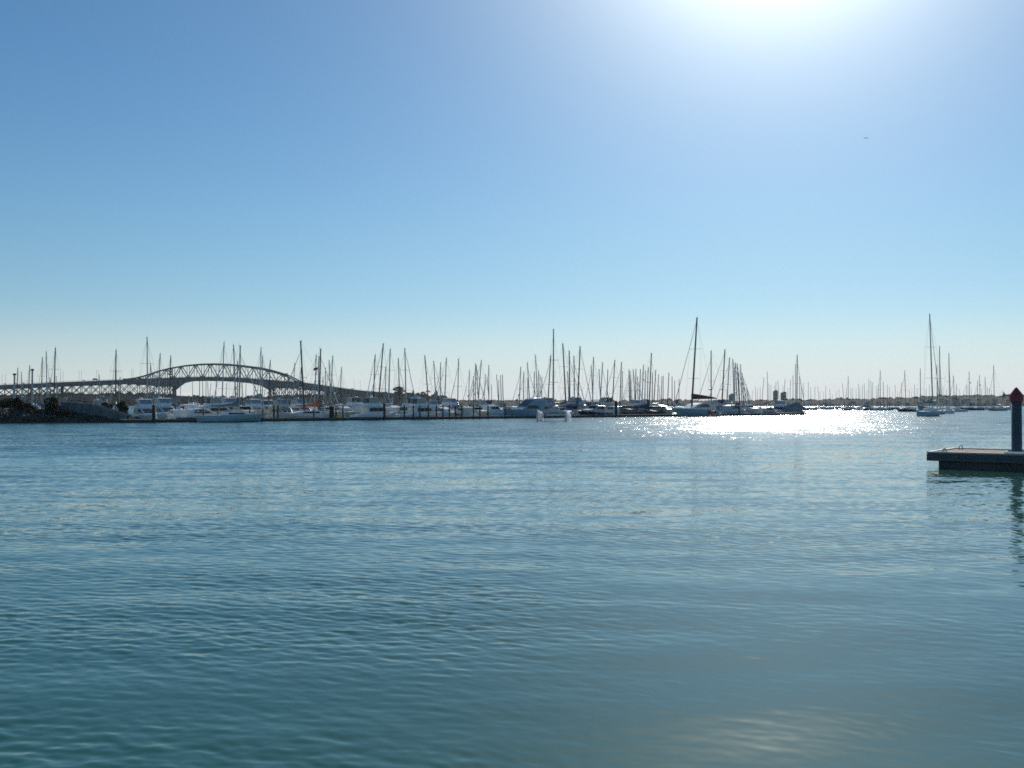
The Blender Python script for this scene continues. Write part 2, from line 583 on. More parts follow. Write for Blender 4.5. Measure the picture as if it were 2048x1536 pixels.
def yacht(px, d, tx, ty, label, yaw=130, hm='white', cover='blue', L=None, group='yachts berthed in the marina', near=True, mast='alu', spread=1, jib=True, loc=None,
          cabin=True, mr=1.0, name='sailing_yacht', boom=True, dodger=None, wheel=False, fb=None, stripe=None, backstay=True, boom_z=None, boom_len=None, cover_h=0.62):
    """a yacht whose mast stands at photo column px, distance d, its masthead at (tx, ty)"""
    X = gx(px, d)
    H = zpy(ty, d)
    lean = gx(tx, d) - X
    L = L or min(13.5, max(6.8, H * 0.74))
    B = L * 0.31
    fs = fb or 0.085 * L
    yr = R(yaw)
    c, s = math.cos(yr), math.sin(yr)
    mx = 0.07 * L
    root = thing(name, label, 'yacht', (X - mx * c, d - mx * s, 0), yr, group)
    rings = make_hull(root, L, B, fs, fs * 1.28, hm, 'greydeck' if hm != 'maroon' else 'deck', near=near, rake=0.16, stern=0.6, stripe=stripe)
    zd = fs * 1.03
    if cabin:
        hz = 0.045 * L
        wf = lambda x, z: B * (0.30 - 0.05 * (z - zd) / hz) * (1 - 0.28 * max(0, x / (0.3 * L)))
        poly = [(-0.16 * L, zd - 0.1), (-0.15 * L, zd + hz), (0.10 * L, zd + hz * 0.95), (0.27 * L, zd + hz * 0.35), (0.30 * L, zd - 0.05)]
        MB().prism(poly, wf).build('coachroof', M['white' if hm != 'cream' else 'cream'], root)
        if near:
            wp = [(-0.12 * L, zd + hz * 0.30), (-0.11 * L, zd + hz * 0.75), (0.10 * L, zd + hz * 0.70), (0.15 * L, zd + hz * 0.30)]
            for sgn in (1, -1):
                vs = [(x, sgn * (wf(x, z) + 0.012), z) for x, z in wp]
                MB().add(vs, [(0, 1, 2, 3)]).build('window', M['glass'], root)
    # mast and standing rigging (lean is a sideways rake seen in the photograph)
    lx, ly = lean * c, -lean * s
    b0, b1 = Vector((mx, 0, zd)), Vector((mx + lx, ly, H))
    r0 = 0.0094 * H * mr
    mm = MB().tube(b0, b1, r0, r0 * 0.72, 8)
    if near:
        mm.box((b1.x - 0.05, b1.y, b1.z + 0.03), (0.45, 0.09, 0.07))
        mm.tube((b1.x - 0.2, b1.y, b1.z), (b1.x - 0.2, b1.y, b1.z + 0.55), 0.012, 0.012, 4)
    mm.build('mast', M[mast], root)
    wr = 0.011 if near else 0.016
    kit = (int(px * 7) + int(d)) % 9
    if near and kit in (1, 5):
        q = b0.lerp(b1, 0.36)
        MB().box((q.x + 0.25, q.y, q.z - 0.12), (0.4, 0.08, 0.05)).lathe([(0.25, 0), (0.30, 0.08), (0.27, 0.2), (0.1, 0.26)], (q.x + 0.42, q.y, q.z - 0.1), 12).build('radar_dome', M['white'], root, smooth=True)
    if near and kit in (3, 7):
        q = b0.lerp(b1, 0.72)
        MB().add([(q.x - 0.2, q.y + 0.4, q.z), (q.x - 0.25, q.y + 0.4, q.z - 0.42), (q.x - 0.95, q.y + 0.75, q.z - 0.62), (q.x - 0.85, q.y + 0.7, q.z - 0.18)], [(0, 1, 2, 3)]).build('flag', M['red' if kit == 3 else 'navy'], root)
    if near:
        at_ = lambda k: b0.lerp(b1, k)
        ks = [0.5] if spread == 1 else [0.34, 0.66]
        for k in ks:
            p = at_(k)
            MB().tube((p.x - 0.06, p.y - B * 0.36, p.z), (p.x - 0.06, p.y + B * 0.36, p.z), 0.035, 0.035, 4).build('spreader', M[mast], root)
        bow = Vector((0.485 * L, 0, fs * 1.28))
        fk = at_(0.88 if spread == 1 else 0.98)
        MB().tube(bow, fk, 0.020, 0.016, 4).build('forestay', M['wire'], root)
        if jib:
            a, b = bow.lerp(fk, 0.05), bow.lerp(fk, 0.93)
            MB().tube(a, b, 0.085, 0.03, 6).build('furled_jib', M['palegrey'], root)
        if backstay:
            MB().tube((-0.49 * L, 0, fs), at_(0.995), wr, wr, 4).build('backstay', M['wire'], root)
        for sgn in (1, -1):
            q = at_(ks[-1])
            MB().path([(mx - 0.15, sgn * B * 0.46, zd), (q.x - 0.06, q.y + sgn * B * 0.36, q.z), at_(0.97)], wr, 4).build('shroud', M['wire'], root)
    if boom:
        bz = boom_z or zd + 0.115 * L
        e = Vector((mx - boom_len if boom_len else -0.36 * L, 0, bz + 0.15))
        MB().tube((mx - 0.1, 0, bz), e, 0.07, 0.06, 6).build('boom', M[mast], root)
        if cover:
            rr = []
            for i in range(9):
                t = i / 8
                x = mx - 0.05 + (e.x + 0.3 - mx) * t
                hgt = cover_h * (1 - t) ** (1.5 if cover_h < 0.65 else 0.8) + 0.20
                if i == 0 and cover_h < 0.65:
                    hgt *= 1.9
                ww = 0.16 - 0.06 * t
                zc = bz + 0.15 * t + 0.05
                rr.append([(x, ww * math.cos(a), zc + hgt * (0.5 + 0.5 * math.sin(a)) - 0.12) for a in [2 * PI * q / 8 for q in range(8)]])
            MB().loft(rr).build('sail_cover', M[cover], root, smooth=True)
    if near:
        if dodger:
            pts = [(-0.20 * L, zd + 0.1), (-0.19 * L, zd + 0.062 * L + 0.55), (-0.12 * L, zd + 0.062 * L + 0.5), (-0.07 * L, zd + 0.045 * L)]
            MB().prism(pts, lambda x, z: B * 0.30).build('spray_hood', M[dodger], root)
        # pulpit, pushpit and guard wires
        rb = MB()
        for rg in (rings[0], rings[3], rings[7], rings[11], rings[14]):
            for p in (rg[0], rg[-1]):
                rb.tube((p[0], p[1] * 0.96, p[2] - 0.02), (p[0], p[1] * 0.96, p[2] + 0.6), 0.016, 0.016, 4)
        for k in (0, -1):
            rb.path([(rg[k][0], rg[k][1] * 0.96, rg[k][2] + 0.6) for rg in rings[::2]], 0.012, 4)
        rb.build('guard_rail_frame', M['steel'], root)
        rud = MB().box((-0.47 * L, 0, fs * 0.35), (0.08, 0.06, fs * 0.9))
        rud.build('rudder', M[hm], root)
    return root


def side_panel(root, name, poly, wf, m, off=0.012):
    for sgn in (1, -1):
        vs = [(x, sgn * (wf(x, z) + off), z) for x, z in poly]
        MB().add(vs, [tuple(range(len(vs)))]).build(name, M[m], root)


def front_panel(root, name, a, b, wf, m, inset=0.10, off=0.02):
    """glass on the raked face between outline points a and b"""
    ax, az = a
    bx, bz = b
    nx_, nz_ = -(bz - az), (bx - ax)
    ln_ = math.hypot(nx_, nz_)
    nx_, nz_ = nx_ / ln_ * off, nz_ / ln_ * off
    if nz_ < 0:
        nx_, nz_ = -nx_, -nz_
    f = lambda k: (ax + (bx - ax) * k, az + (bz - az) * k)
    vs = []
    for k in (0.14, 0.84):
        x, z = f(k)
        w = wf(x, z) - inset
        vs += [(x + nx_, w, z + nz_), (x + nx_, -w, z + nz_)]
    MB().add(vs, [(0, 1, 3, 2)]).build(name, M[m], root)


def rail(root, rings, i0, i1, h=0.7, m='steel', r=0.018, step=2):
    rb = MB()
    for k in (0, -1):
        pts = []
        for rg in rings[i0:i1:1]:
            p = rg[k]
            pts.append((p[0], p[1] * 0.94, p[2] + h))
        for rg in rings[i0:i1:step]:
            p = rg[k]
            rb.tube((p[0], p[1] * 0.94, p[2] - 0.03), (p[0], p[1] * 0.94, p[2] + h), r, r, 4)
        rb.path(pts, r, 4)
    a, b = rings[i1 - 1][0], rings[i1 - 1][-1]
    rb.tube((a[0], a[1] * 0.94, a[2] + h), (b[0], b[1] * 0.94, b[2] + h), r, r, 4)
    return rb.build('bow_rail_frame', M[m], root)


def launch(pos, yaw, L, label, style='flybridge', hm='white', sm='white', group='motor launches along the floating dock', stripe=None, top='white', canopy='clear', boot='boot', aerial=True,
           name='motor_launch', hardtop=True, fenders=True):
    root = thing(name, label, 'launch', (pos[0], pos[1], 0), R(yaw), group)
    k = L / 10.0
    B = 3.35 * k ** 0.8
    rings = make_hull(root, L, B, 0.95 * k, 1.55 * k, hm, 'greydeck', boot=boot, stripe=stripe, rake=0.17, stern=0.88, full=1.15, draft=0.4)
    w0 = B * 0.43
    S = lambda pts: [(x * k, z * k) for x, z in pts]
    if style == 'flybridge':
        wf = lambda x, z: (w0 - 0.10 * max(0, z - 1.0 * k)) * (1 - 0.35 * max(0, (x - 0.6 * k) / (3.0 * k)))
        p = S([(-2.7, 0.85), (-2.65, 2.55), (0.9, 2.55), (2.5, 1.5), (2.6, 1.05)])
        bevel(recalc(MB().prism(p, wf).build('cabin', M[sm], root)), 0.07)
        side_panel(root, 'window', S([(-2.3, 1.65), (-2.25, 2.32), (-0.55, 2.32), (-0.55, 1.65)]), wf, 'glass')
        side_panel(root, 'window', S([(-0.40, 1.65), (-0.40, 2.32), (0.82, 2.32), (1.75, 1.70)]), wf, 'glass')
        front_panel(root, 'windscreen', p[3], p[2], wf, 'glass')
        MB().prism(S([(-3.9, 2.553), (-3.9, 2.68), (0.75, 2.70), (1.0, 2.553)]), lambda x, z: w0 * 0.99).build('roof_overhang', M[sm], root)
        for sgn in (1, -1):
            MB().tube((-3.8 * k, sgn * w0 * 0.9, 0.9 * k), (-3.8 * k, sgn * w0 * 0.9, 2.56 * k), 0.03, 0.03, 6).build('roof_post', M['steel'], root)
        wf2 = lambda x, z: w0 * 0.86 * (1 - 0.30 * max(0, (x + 0.3 * k) / (1.6 * k)))
        MB().prism(S([(-2.6, 2.69), (-2.6, 3.20), (-0.5, 3.38), (0.55, 3.30), (1.0, 2.69)]), wf2).build('flybridge', M[sm], root)
        if hardtop:
            side_panel(root, 'clear_screen', S([(-2.2, 3.25), (-2.05, 4.22), (-0.5, 4.22), (0.25, 3.36)]), lambda x, z: w0 * 0.80, canopy)
            MB().add([(0.28 * k, w0 * 0.76, 3.36 * k), (0.28 * k, -w0 * 0.76, 3.36 * k), (-0.45 * k, -w0 * 0.76, 4.22 * k), (-0.45 * k, w0 * 0.76, 4.22 * k)], [(0, 1, 2, 3)]).build('clear_screen', M[canopy], root)
            MB().prism(S([(-2.4, 4.235), (-2.3, 4.34), (-0.5, 4.36), (-0.25, 4.235)]), lambda x, z: w0 * 0.86).build('hardtop', M[top], root)
            for sgn in (1, -1):
                MB().tube((-2.2 * k, sgn * w0 * 0.82, 3.2 * k), (-2.1 * k, sgn * w0 * 0.82, 4.25 * k), 0.03, 0.03, 6).build('hardtop_post', M['steel'], root)
                MB().tube((0.35 * k, sgn * w0 * 0.72, 3.3 * k), (-0.4 * k, sgn * w0 * 0.8, 4.25 * k), 0.035, 0.035, 6).build('hardtop_post', M[sm], root)
        zt = 4.36 * k if hardtop else 3.3 * k
    elif style == 'express':
        wf = lambda x, z: (w0 - 0.13 * max(0, z - 1.0 * k)) * (1 - 0.42 * max(0, (x - 0.2 * k) / (3.2 * k)))
        p = S([(-3.1, 0.85), (-3.3, 2.45), (-1.2, 2.72), (0.4, 2.42), (2.9, 1.45), (3.0, 1.05)])
        bevel(recalc(MB().prism(p, wf).build('cabin', M[sm], root)), 0.07)
        side_panel(root, 'window', S([(-2.6, 1.72), (-2.5, 2.30), (-1.1, 2.45), (0.2, 2.22), (1.35, 1.75)]), wf, 'glass')
        front_panel(root, 'windscreen', p[4], p[3], wf, 'glass')
        MB().path([(-2.4 * k, w0 * 0.9, 2.0 * k), (-2.9 * k, w0 * 0.75, 3.1 * k), (-2.9 * k, -w0 * 0.75, 3.1 * k), (-2.4 * k, -w0 * 0.9, 2.0 * k)], 0.07, 8).build('radar_arch', M[sm], root)
        zt = 3.1 * k
    else:  # sedan: low hull, upright wheelhouse
        wf = lambda x, z: (w0 - 0.06 * max(0, z - 1.0 * k)) * (1 - 0.30 * max(0, x / (3.2 * k)))
        p = S([(-2.6, 0.85), (-2.7, 2.62), (-0.1, 2.70), (0.45, 1.95), (2.7, 1.72), (3.0, 1.1)])
        bevel(recalc(MB().prism(p, wf).build('cabin', M[sm], root)), 0.07)
        side_panel(root, 'window', S([(-2.2, 1.85), (-2.2, 2.42), (-1.2, 2.44), (-1.2, 1.85)]), wf, 'glass')
        side_panel(root, 'window', S([(-1.0, 1.85), (-1.0, 2.44), (-0.25, 2.46), (0.1, 1.95)]), wf, 'glass')
        front_panel(root, 'windscreen', p[3], p[2], wf, 'glass', inset=0.14)
        zt = 2.7 * k
    rail(root, rings, 8, 15, 0.62 * k)
    if aerial:
        MB().tube((-1.5 * k, 0.3, zt - 0.02), (-1.7 * k, 0.3, zt + 1.5 * k), 0.02, 0.01, 5).build('aerial', M['white'], root)
        MB().lathe([(0.22, 0), (0.26, 0.07), (0.22, 0.16), (0.08, 0.2)], (-1.4 * k, -0.3, zt - 0.01), 12).build('radar_dome', M['white'], root, smooth=True)
    if fenders:
        for rg in (rings[4], rings[8]):
            for q in (0, -1):
                p = rg[q]
                sg = 1 if p[1] > 0 else -1
                MB().lathe([(0.05, -0.32), (0.12, -0.25), (0.12, 0.2), (0.05, 0.28)], (p[0], p[1] + sg * 0.10, p[2] * 0.45), 8).build('fender', M['fender'], root, smooth=True)
    return root

# ------------------------------------------------------------------ hills, shore and the land behind the marina
def noise1(x, seed, oct=4):
    r = np.random.RandomState(seed)
    a = np.zeros_like(x)
    for o in range(oct):
        k = 2.0 ** o
        for _ in range(3):
            a += np.sin(x * k * r.uniform(0.6, 1.4) + r.uniform(0, 6.28)) / k / 2
    return a


M['wood'] = mat('far_woodland', (0.024, 0.036, 0.026), 0.95, var=0.55, scale=0.045, spec=0.1)
M['wooddark'] = mat('dark_far_woodland', (0.012, 0.020, 0.018), 0.95, var=0.5, scale=0.05, spec=0.0)


def hill_strip(name, pts, depth, back, m, seed, bump, base_py=None):
    """wooded ridge: pts = (photo column, skyline row) at distance depth; canopy lumps all over it"""
    xs = np.array([p[0] for p in pts], float)
    zs = np.array([p[1] for p in pts], float)
    n = 900
    col = np.linspace(xs[0], xs[-1], n)
    sky_ = np.interp(col, xs, zs)
    rows = 16
    rng = np.random.RandomState(seed)
    V = np.zeros((rows + 5, n, 3))
    wx = (col - 1024) / F * depth
    ztop = EYE + np.array([ray(1024, s)[1] for s in sky_]) * depth
    lump = np.abs(noise1(wx * 0.16, seed, 4)) * bump * 0.55 + noise1(wx * 0.05, seed + 9, 3) * bump * 0.5
    for j in range(rows):
        t = j / (rows - 1)
        f = math.sin(t * PI / 2) ** 0.8
        y = depth + t * back * (0.6 + 0.4 * math.sin(3 * t))
        lj = np.abs(noise1(wx * 0.2 + j * 7.7, seed + j, 4)) * bump
        scale = y / depth
        V[j, :, 0] = wx * scale + rng.normal(0, bump * 0.2, n)
        V[j, :, 1] = y + rng.normal(0, bump * 0.5, n)
        V[j, :, 2] = np.where(j == 0, -2.0, (ztop * scale - bump * 0.6) * f + (lj if j < rows - 1 else lump))
    for j in range(5):
        V[rows + j, :, 0] = V[rows - 1, :, 0] * (1 + 0.03 * (j + 1))
        V[rows + j, :, 1] = V[rows - 1, :, 1] * (1 + 0.03 * (j + 1))
        V[rows + j, :, 2] = V[rows - 1, :, 2] * (1 - (j + 1) / 5.0) - 2
    R_ = rows + 5
    vs = V.reshape(-1, 3).tolist()
    fs = []
    for j in range(R_ - 1):
        for i in range(n - 1):
            a = j * n + i
            fs.append((a, a + 1, a + n + 1, a + n))
    mb = MB()
    mb.v, mb.f = vs, fs
    o = mb.build(name, m, None, smooth=True)
    tag(o, kind='structure')
    return o


hill_strip('hills', [(-420, 788), (-200, 790), (0, 790), (60, 789), (130, 787), (200, 789), (250, 787), (300, 788), (345, 789), (362, 793), (400, 793.5), (440, 792), (455, 795), (490, 796), (505, 793), (520, 790),
                     (530, 796), (545, 793), (570, 792), (640, 790), (690, 786), (720, 787), (745, 788), (790, 787), (830, 789), (870, 792), (895, 795), (905, 801), (960, 803), (1060, 803), (1200, 803)],
           1780, 420, M['wooddark'], 3, 4.0)
hill_strip('hills', [(880, 804), (1000, 802.5), (1100, 803), (1200, 803), (1300, 802), (1340, 801), (1420, 803), (1480, 803), (1530, 801), (1545, 803), (1590, 800), (1610, 802.5), (1640, 801.5), (1660, 799.6), (1690, 798.5),
                     (1720, 800), (1760, 797), (1800, 797), (1840, 795.5), (1870, 793), (1915, 791.5), (1945, 790), (1975, 791.5), (1995, 792), (2020, 791), (2048, 789.5), (2120, 788), (2300, 790), (2500, 793)],
           1500, 380, M['wood'], 5, 3.2)

# ------------------------------------------------------------------ road bridge
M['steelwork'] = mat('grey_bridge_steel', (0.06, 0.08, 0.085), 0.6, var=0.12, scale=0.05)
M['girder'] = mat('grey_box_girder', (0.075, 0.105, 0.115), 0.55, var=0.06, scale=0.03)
M['concrete'] = mat('pier_concrete', (0.30, 0.29, 0.27), 0.85, var=0.15, scale=0.3)
BA = (gx(-30, 1400), 1400.0)
BB = (gx(800, 1690), 1690.0)
bu = Vector((BB[0] - BA[0], BB[1] - BA[1], 0)).normalized()
bn = Vector((-bu.y, bu.x, 0))


def bpt(px, py, off=0.0):
    m = (px - 1024) / F
    x0, y0 = BA[0] + bn.x * off, BA[1] + bn.y * off
    t = (m * y0 - x0) / (bu.x - m * bu.y)
    d = y0 + t * bu.y
    return Vector((x0 + t * bu.x, d, EYE + ray(px, py)[1] * d))


def shift(p, w):
    return p + bn * w


def interp(tab, x):
    return float(np.interp(x, [p[0] for p in tab], [p[1] for p in tab]))


DTOP = [(-300, 786), (-120, 776), (0, 770), (130, 764), (260, 758.6), (304, 756.4), (348, 755), (406, 753.4), (450, 754.2), (494, 756.2), (538, 759.3), (560, 761.4), (606, 764.5), (642, 771 - 1.5), (686, 776), (716, 780), (745, 783), (789, 786.5)]
DBOT = [(-300, 796), (-120, 786), (0, 779), (130, 773), (260, 768), (304, 770.4), (318, 772.6), (350, 773.5), (354, 779), (362.5, 771.8), (371, 766), (384.5, 763), (399, 761.6), (421, 761.3), (450, 761.6), (479.7, 763), (509, 766),
        (531, 771), (545.6, 779), (549, 776), (591, 776.5), (628, 780), (664, 783), (700, 787), (745, 791), (789, 795)]
ARCH = [(250, 759), (274, 755.7), (295, 750.6), (318.6, 742.5), (340.6, 736.7), (370, 731.5), (399, 728.6), (428.5, 727.7), (457.7, 728.6), (487, 731.5), (523.7, 736), (545.6, 741), (562, 745.5), (581, 752), (606, 764.5)]


def build_bridge():
    root = thing('arch_bridge', 'long grey steel road bridge with a high arched truss over its main span', 'bridge', bpt(430, 809).to_tuple()[:2] + (0,))
    T = root.matrix_basis.inverted() if False else Matrix.Translation(-Vector(root.location))
    loc = lambda p: tuple(p - Vector(root.location))
    xs = sorted(set([p[0] for p in DTOP] + [p[0] for p in DBOT] + list(range(-300, 790, 30))))
    W = 29.0
    rings = []
    for x in xs:
        a, b = bpt(x, interp(DTOP, x)), bpt(x, interp(DBOT, x))
        b.x, b.y = a.x, a.y
        rings.append([loc(a), loc(b), loc(shift(b, W)), loc(shift(a, W))])
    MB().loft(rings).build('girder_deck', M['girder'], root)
    # parapet rail with posts, set proud of the deck edge
    for off in (0.3, W - 0.3):
        pb = MB()
        pts = []
        for x in np.linspace(-300, 785, 110):
            a = bpt(x, interp(DTOP, x))
            p = shift(a, off)
            pb.tube(loc(p - Vector((0, 0, 0.2))), loc(p + Vector((0, 0, 1.3))), 0.08, 0.08, 4)
            pts.append(loc(p + Vector((0, 0, 1.3))))
        pb.path(pts, 0.09, 4)
        pb.build('parapet_frame', M['steelwork'], root)
    # arch: two upper chords, webs with verticals and crossed diagonals, sway bracing over the road
    offs = (4.0, 24.0)
    tops = {}
    nodes = np.linspace(262, 600, 24)
    for off in offs:
        ch = []
        for x in np.linspace(250, 606, 60):
            p = bpt(x, interp(ARCH, x))
            ch.append(loc(shift(p, off)))
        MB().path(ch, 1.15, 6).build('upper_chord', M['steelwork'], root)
        lb = MB()
        tt, bb = [], []
        for x in nodes:
            t = shift(bpt(x, interp(ARCH, x)), off)
            b = shift(bpt(x, interp(DTOP, x) + 2), off)
            tt.append(t)
            bb.append(b)
        for i in range(len(nodes)):
            if tt[i].z - bb[i].z > 2.0:
                lb.tube(loc(tt[i]), loc(bb[i]), 0.45, 0.45, 5)
            if i + 1 < len(nodes):
                hgt = min(tt[i].z - bb[i].z, tt[i + 1].z - bb[i + 1].z)
                if hgt > 1.5:
                    a, b = (bb[i], tt[i + 1]) if i % 2 == 0 else (tt[i], bb[i + 1])
                    lb.tube(loc(a), loc(b), 0.66, 0.66, 5)
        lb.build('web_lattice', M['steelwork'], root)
        tops[off] = tt
    sb = MB()
    for i in range(2, len(nodes) - 2):
        a, b = tops[offs[0]][i], tops[offs[1]][i]
        sb.tube(loc(a), loc(b), 0.4, 0.4, 5)
        if i + 1 < len(nodes) - 2:
            sb.tube(loc(a), loc(tops[offs[1]][i + 1]), 0.28, 0.28, 4)
            sb.tube(loc(b), loc(tops[offs[0]][i + 1]), 0.28, 0.28, 4)
    sb.build('sway_lattice', M['steelwork'], root)
    for x0 in (345, 577):
        pb = MB()
        for off in offs:
            t, b = shift(bpt(x0, interp(ARCH, x0)), off), shift(bpt(x0, interp(DTOP, x0) + 1), off)
            pb.tube(loc(t), loc(b), 0.9, 0.9, 6)
        z = bpt(x0, interp(ARCH, x0) + (7 if x0 < 400 else 1)).z
        a, b = shift(bpt(x0, 750), offs[0]), shift(bpt(x0, 750), offs[1])
        a.z = b.z = z
        pb.tube(loc(a), loc(b), 1.1, 1.1, 6)
        a2, b2 = a.copy(), b.copy()
        a2.z = b2.z = z + 3.5
        pb.tube(loc(a2), loc(b2), 0.8, 0.8, 6)
        pb.build('portal_frame', M['steelwork'], root)
    # deck trusses under the approaches
    def deck_truss(cols, ybot):
        for off in (3.0, 26.0):
            lb = MB()
            tt = [shift(bpt(x, interp(DBOT, x) - 1), off) for x in cols]
            bb = []
            for x in cols:
                p = shift(bpt(x, ybot(x)), off)
                bb.append(p)
            for i in range(len(cols)):
                bb[i].x, bb[i].y = tt[i].x, tt[i].y
                lb.tube(loc(tt[i]), loc(bb[i]), 0.55, 0.55, 5)
                if i + 1 < len(cols):
                    lb.tube(loc(tt[i]), loc(bb[i + 1]), 0.50, 0.50, 5)
                    lb.tube(loc(bb[i]), loc(tt[i + 1]), 0.50, 0.50, 5)
            lb.path([loc(p) for p in bb], 0.8, 5)
            lb.build('approach_lattice', M['steelwork'], root)
    cols = list(np.arange(-60, 125, 17.5)) + list(np.linspace(126, 318, 11)) + [330, 341, 352]
    deck_truss(cols, lambda x: float(np.interp(x, [-60, 0, 130, 260, 318, 352], [795, 791.5, 789.5, 789, 790, 797])))
    deck_truss([548, 560, 572, 584, 596, 608, 620, 632, 645, 658], lambda x: float(np.interp(x, [548, 600, 640, 660], [797, 793, 792.5, 790])))
    MB().path([loc(shift(bpt(351 + i, y), 4)) for i, y in ((0, 779), (-3, 786), (-9, 793))], 1.0, 6).build('arch_strut', M['steelwork'], root)
    MB().path([loc(shift(bpt(545 + i, y), 4)) for i, y in ((0, 778), (4, 784), (11, 793))], 1.0, 6).build('arch_strut', M['steelwork'], root)
    for x, w in ((-30, 3), (44, 3), (126, 5), (222, 3), (321, 4), (352, 6), (549, 6), (600, 3.5), (630, 3.5), (662, 3.5), (700, 3)):
        b = bpt(x, interp(DBOT, x))
        c = shift(b, W / 2)
        lo = loc(Vector((c.x, c.y, 0)))
        big = w >= 5
        zt = bpt(x, 796 if big else 790).z if x < 660 else b.z
        pb = MB()
        ang = math.atan2(bu.y, bu.x)
        pb.box((lo[0], lo[1], zt / 2 - 1), (w * (1.4 if big else 0.8), W * 0.82, zt + 2), ang)
        pb.build('pier', M['concrete'], root)
        if big:
            for off in (5.0, 24.0):
                p = shift(b, off)
                MB().tube(loc(Vector((p.x, p.y, zt - 0.5))), loc(Vector((p.x, p.y, b.z + 0.5))), 1.5, 1.5, 8).build('pier_column', M['steelwork'], root)
    return root


build_bridge()


def bridge_lamp(px, side, group='lamp posts along the bridge'):
    W = 29.0
    off = 1.2 if side == 0 else W - 1.2
    p = shift(bpt(px, interp(DTOP, px)), off)
    root = thing('lamp_post', 'tall thin curved lamp post standing on the bridge deck', 'lamp post', p, math.atan2(bn.y, bn.x) + (0 if side == 0 else PI), group)
    H = 15.5
    MB().path([(0, 0, -0.3), (0, 0, H * 0.86), (0.5, 0, H * 0.95), (1.5, 0, H), (3.0, 0, H)], 0.16, 5).build('pole', M['steelwork'], root)
    MB().box((3.4, 0, H - 0.05), (1.1, 0.4, 0.22)).build('lamp_head', M['palegrey'], root)
    return root


for q in (-34, 4, 121, 158, 193, 230, 263):
    bridge_lamp(q, 0)
    bridge_lamp(q + 8, 1)
for q in (651, 686, 709, 721, 752):
    bridge_lamp(q, 0)


def road_vehicle(px, kind, label):
    p = shift(bpt(px, interp(DTOP, px)), 3.5 if kind != 'car' else 2.8)
    rz = math.atan2(bu.y, bu.x)
    p.z += 0.35
    root = thing('delivery_truck' if kind == 'truck' else 'passenger_car', label, 'truck' if kind == 'truck' else 'car', p, rz, None if kind == 'truck' else 'cars crossing the bridge')
    if kind == 'truck':
        bevel(MB().box((-0.9, 0, 1.95), (5.4, 2.4, 2.6)).build('cargo_box', M['palegrey'], root), 0.05)
        cab = MB().prism([(2.0, 0.5), (2.0, 2.5), (2.9, 2.5), (3.4, 1.6), (3.5, 0.5)], lambda x, z: 1.1)
        cab.build('cab', M['white'], root)
        xs = (-2.6, 2.6)
    else:
        MB().prism([(-2.1, 0.35), (-2.1, 0.9), (-1.9, 1.0), (1.2, 0.95), (2.1, 0.78), (2.1, 0.35)], lambda x, z: 0.86).build('body', M['palegrey' if px % 2 else 'navy'], root)
        MB().prism([(-1.8, 0.99), (-1.3, 1.5), (0.2, 1.5), (1.1, 0.94)], lambda x, z: 0.80 - 0.15 * (z - 0.95)).build('cabin', M['glass'], root)
        xs = (-1.35, 1.35)
    for x in xs:
        for y in (-0.8, 0.8):
            MB().tube((x, y - 0.1, 0.32), (x, y + 0.1, 0.32), 0.33, 0.33, 10).build('wheel', M['rubber'], root)
    return root


road_vehicle(191, 'truck', 'small box truck silhouetted on the bridge deck, tallest vehicle on it')
for q in (10, 31, 47, 168, 249, 402, 477, 706):
    road_vehicle(q, 'car', 'tiny car driving along the bridge deck')


# ------------------------------------------------------------------ tower blocks, sheds and houses on the far shores
M['tower'] = mat('tower_concrete', (0.30, 0.30, 0.31), 0.8, var=0.06, scale=0.1)
M['housewall'] = mat('house_weatherboard', (0.42, 0.40, 0.37), 0.7, var=0.12, scale=0.3)
M['houseroof'] = mat('house_roof', (0.14, 0.12, 0.11), 0.8, var=0.3, scale=0.3)
M['roofpale'] = mat('pale_metal_roof', (0.55, 0.56, 0.56), 0.35, 0.2, var=0.1, scale=0.3)
M['roofred'] = mat('red_tile_roof', (0.25, 0.10, 0.07), 0.8, var=0.2, scale=0.3)


def tower_block(px0, px1, ytop, d, label, crown):
    w = (px1 - px0) / F * d
    c = at((px0 + px1) / 2, 809, d)
    H = zpy(ytop, d)
    root = thing('tower_block', label, 'tower block', (c.x, d, 0), R(-18), 'tower blocks beyond the far shore')
    MB().box((0, 0, H / 2), (w * 0.92, w * 0.8, H)).build('wall', M['tower'], root)
    n = int(H / 3.1)
    for k in range(2, n):
        MB().box((0, -w * 0.4 - 0.05, k * 3.1), (w * 0.84, 0.25, 1.5)).build('window', M['glass'], root)
    if crown == 'flat':
        MB().box((w * 0.1, 0, H + 1.2), (w * 0.4, w * 0.4, 2.4)).build('roof_plant_room', M['tower'], root)
    else:
        MB().prism([(-w * 0.46, H), (w * 0.1, H + 3.0), (w * 0.46, H + 2.0), (w * 0.46, H)], lambda x, z: w * 0.38).build('roof', M['tower'], root)


tower_block(1457.5, 1468.5, 790, 1980, 'pale grey tower block with sloping top behind the dense dark masts', 'slope')
tower_block(1546, 1556.5, 782, 2150, 'taller slim flat topped tower block of the pair by the tented boat', 'flat')
tower_block(1561, 1573, 786, 2120, 'wider tower block with stepped roof beside the slim flat topped tower', 'slope')


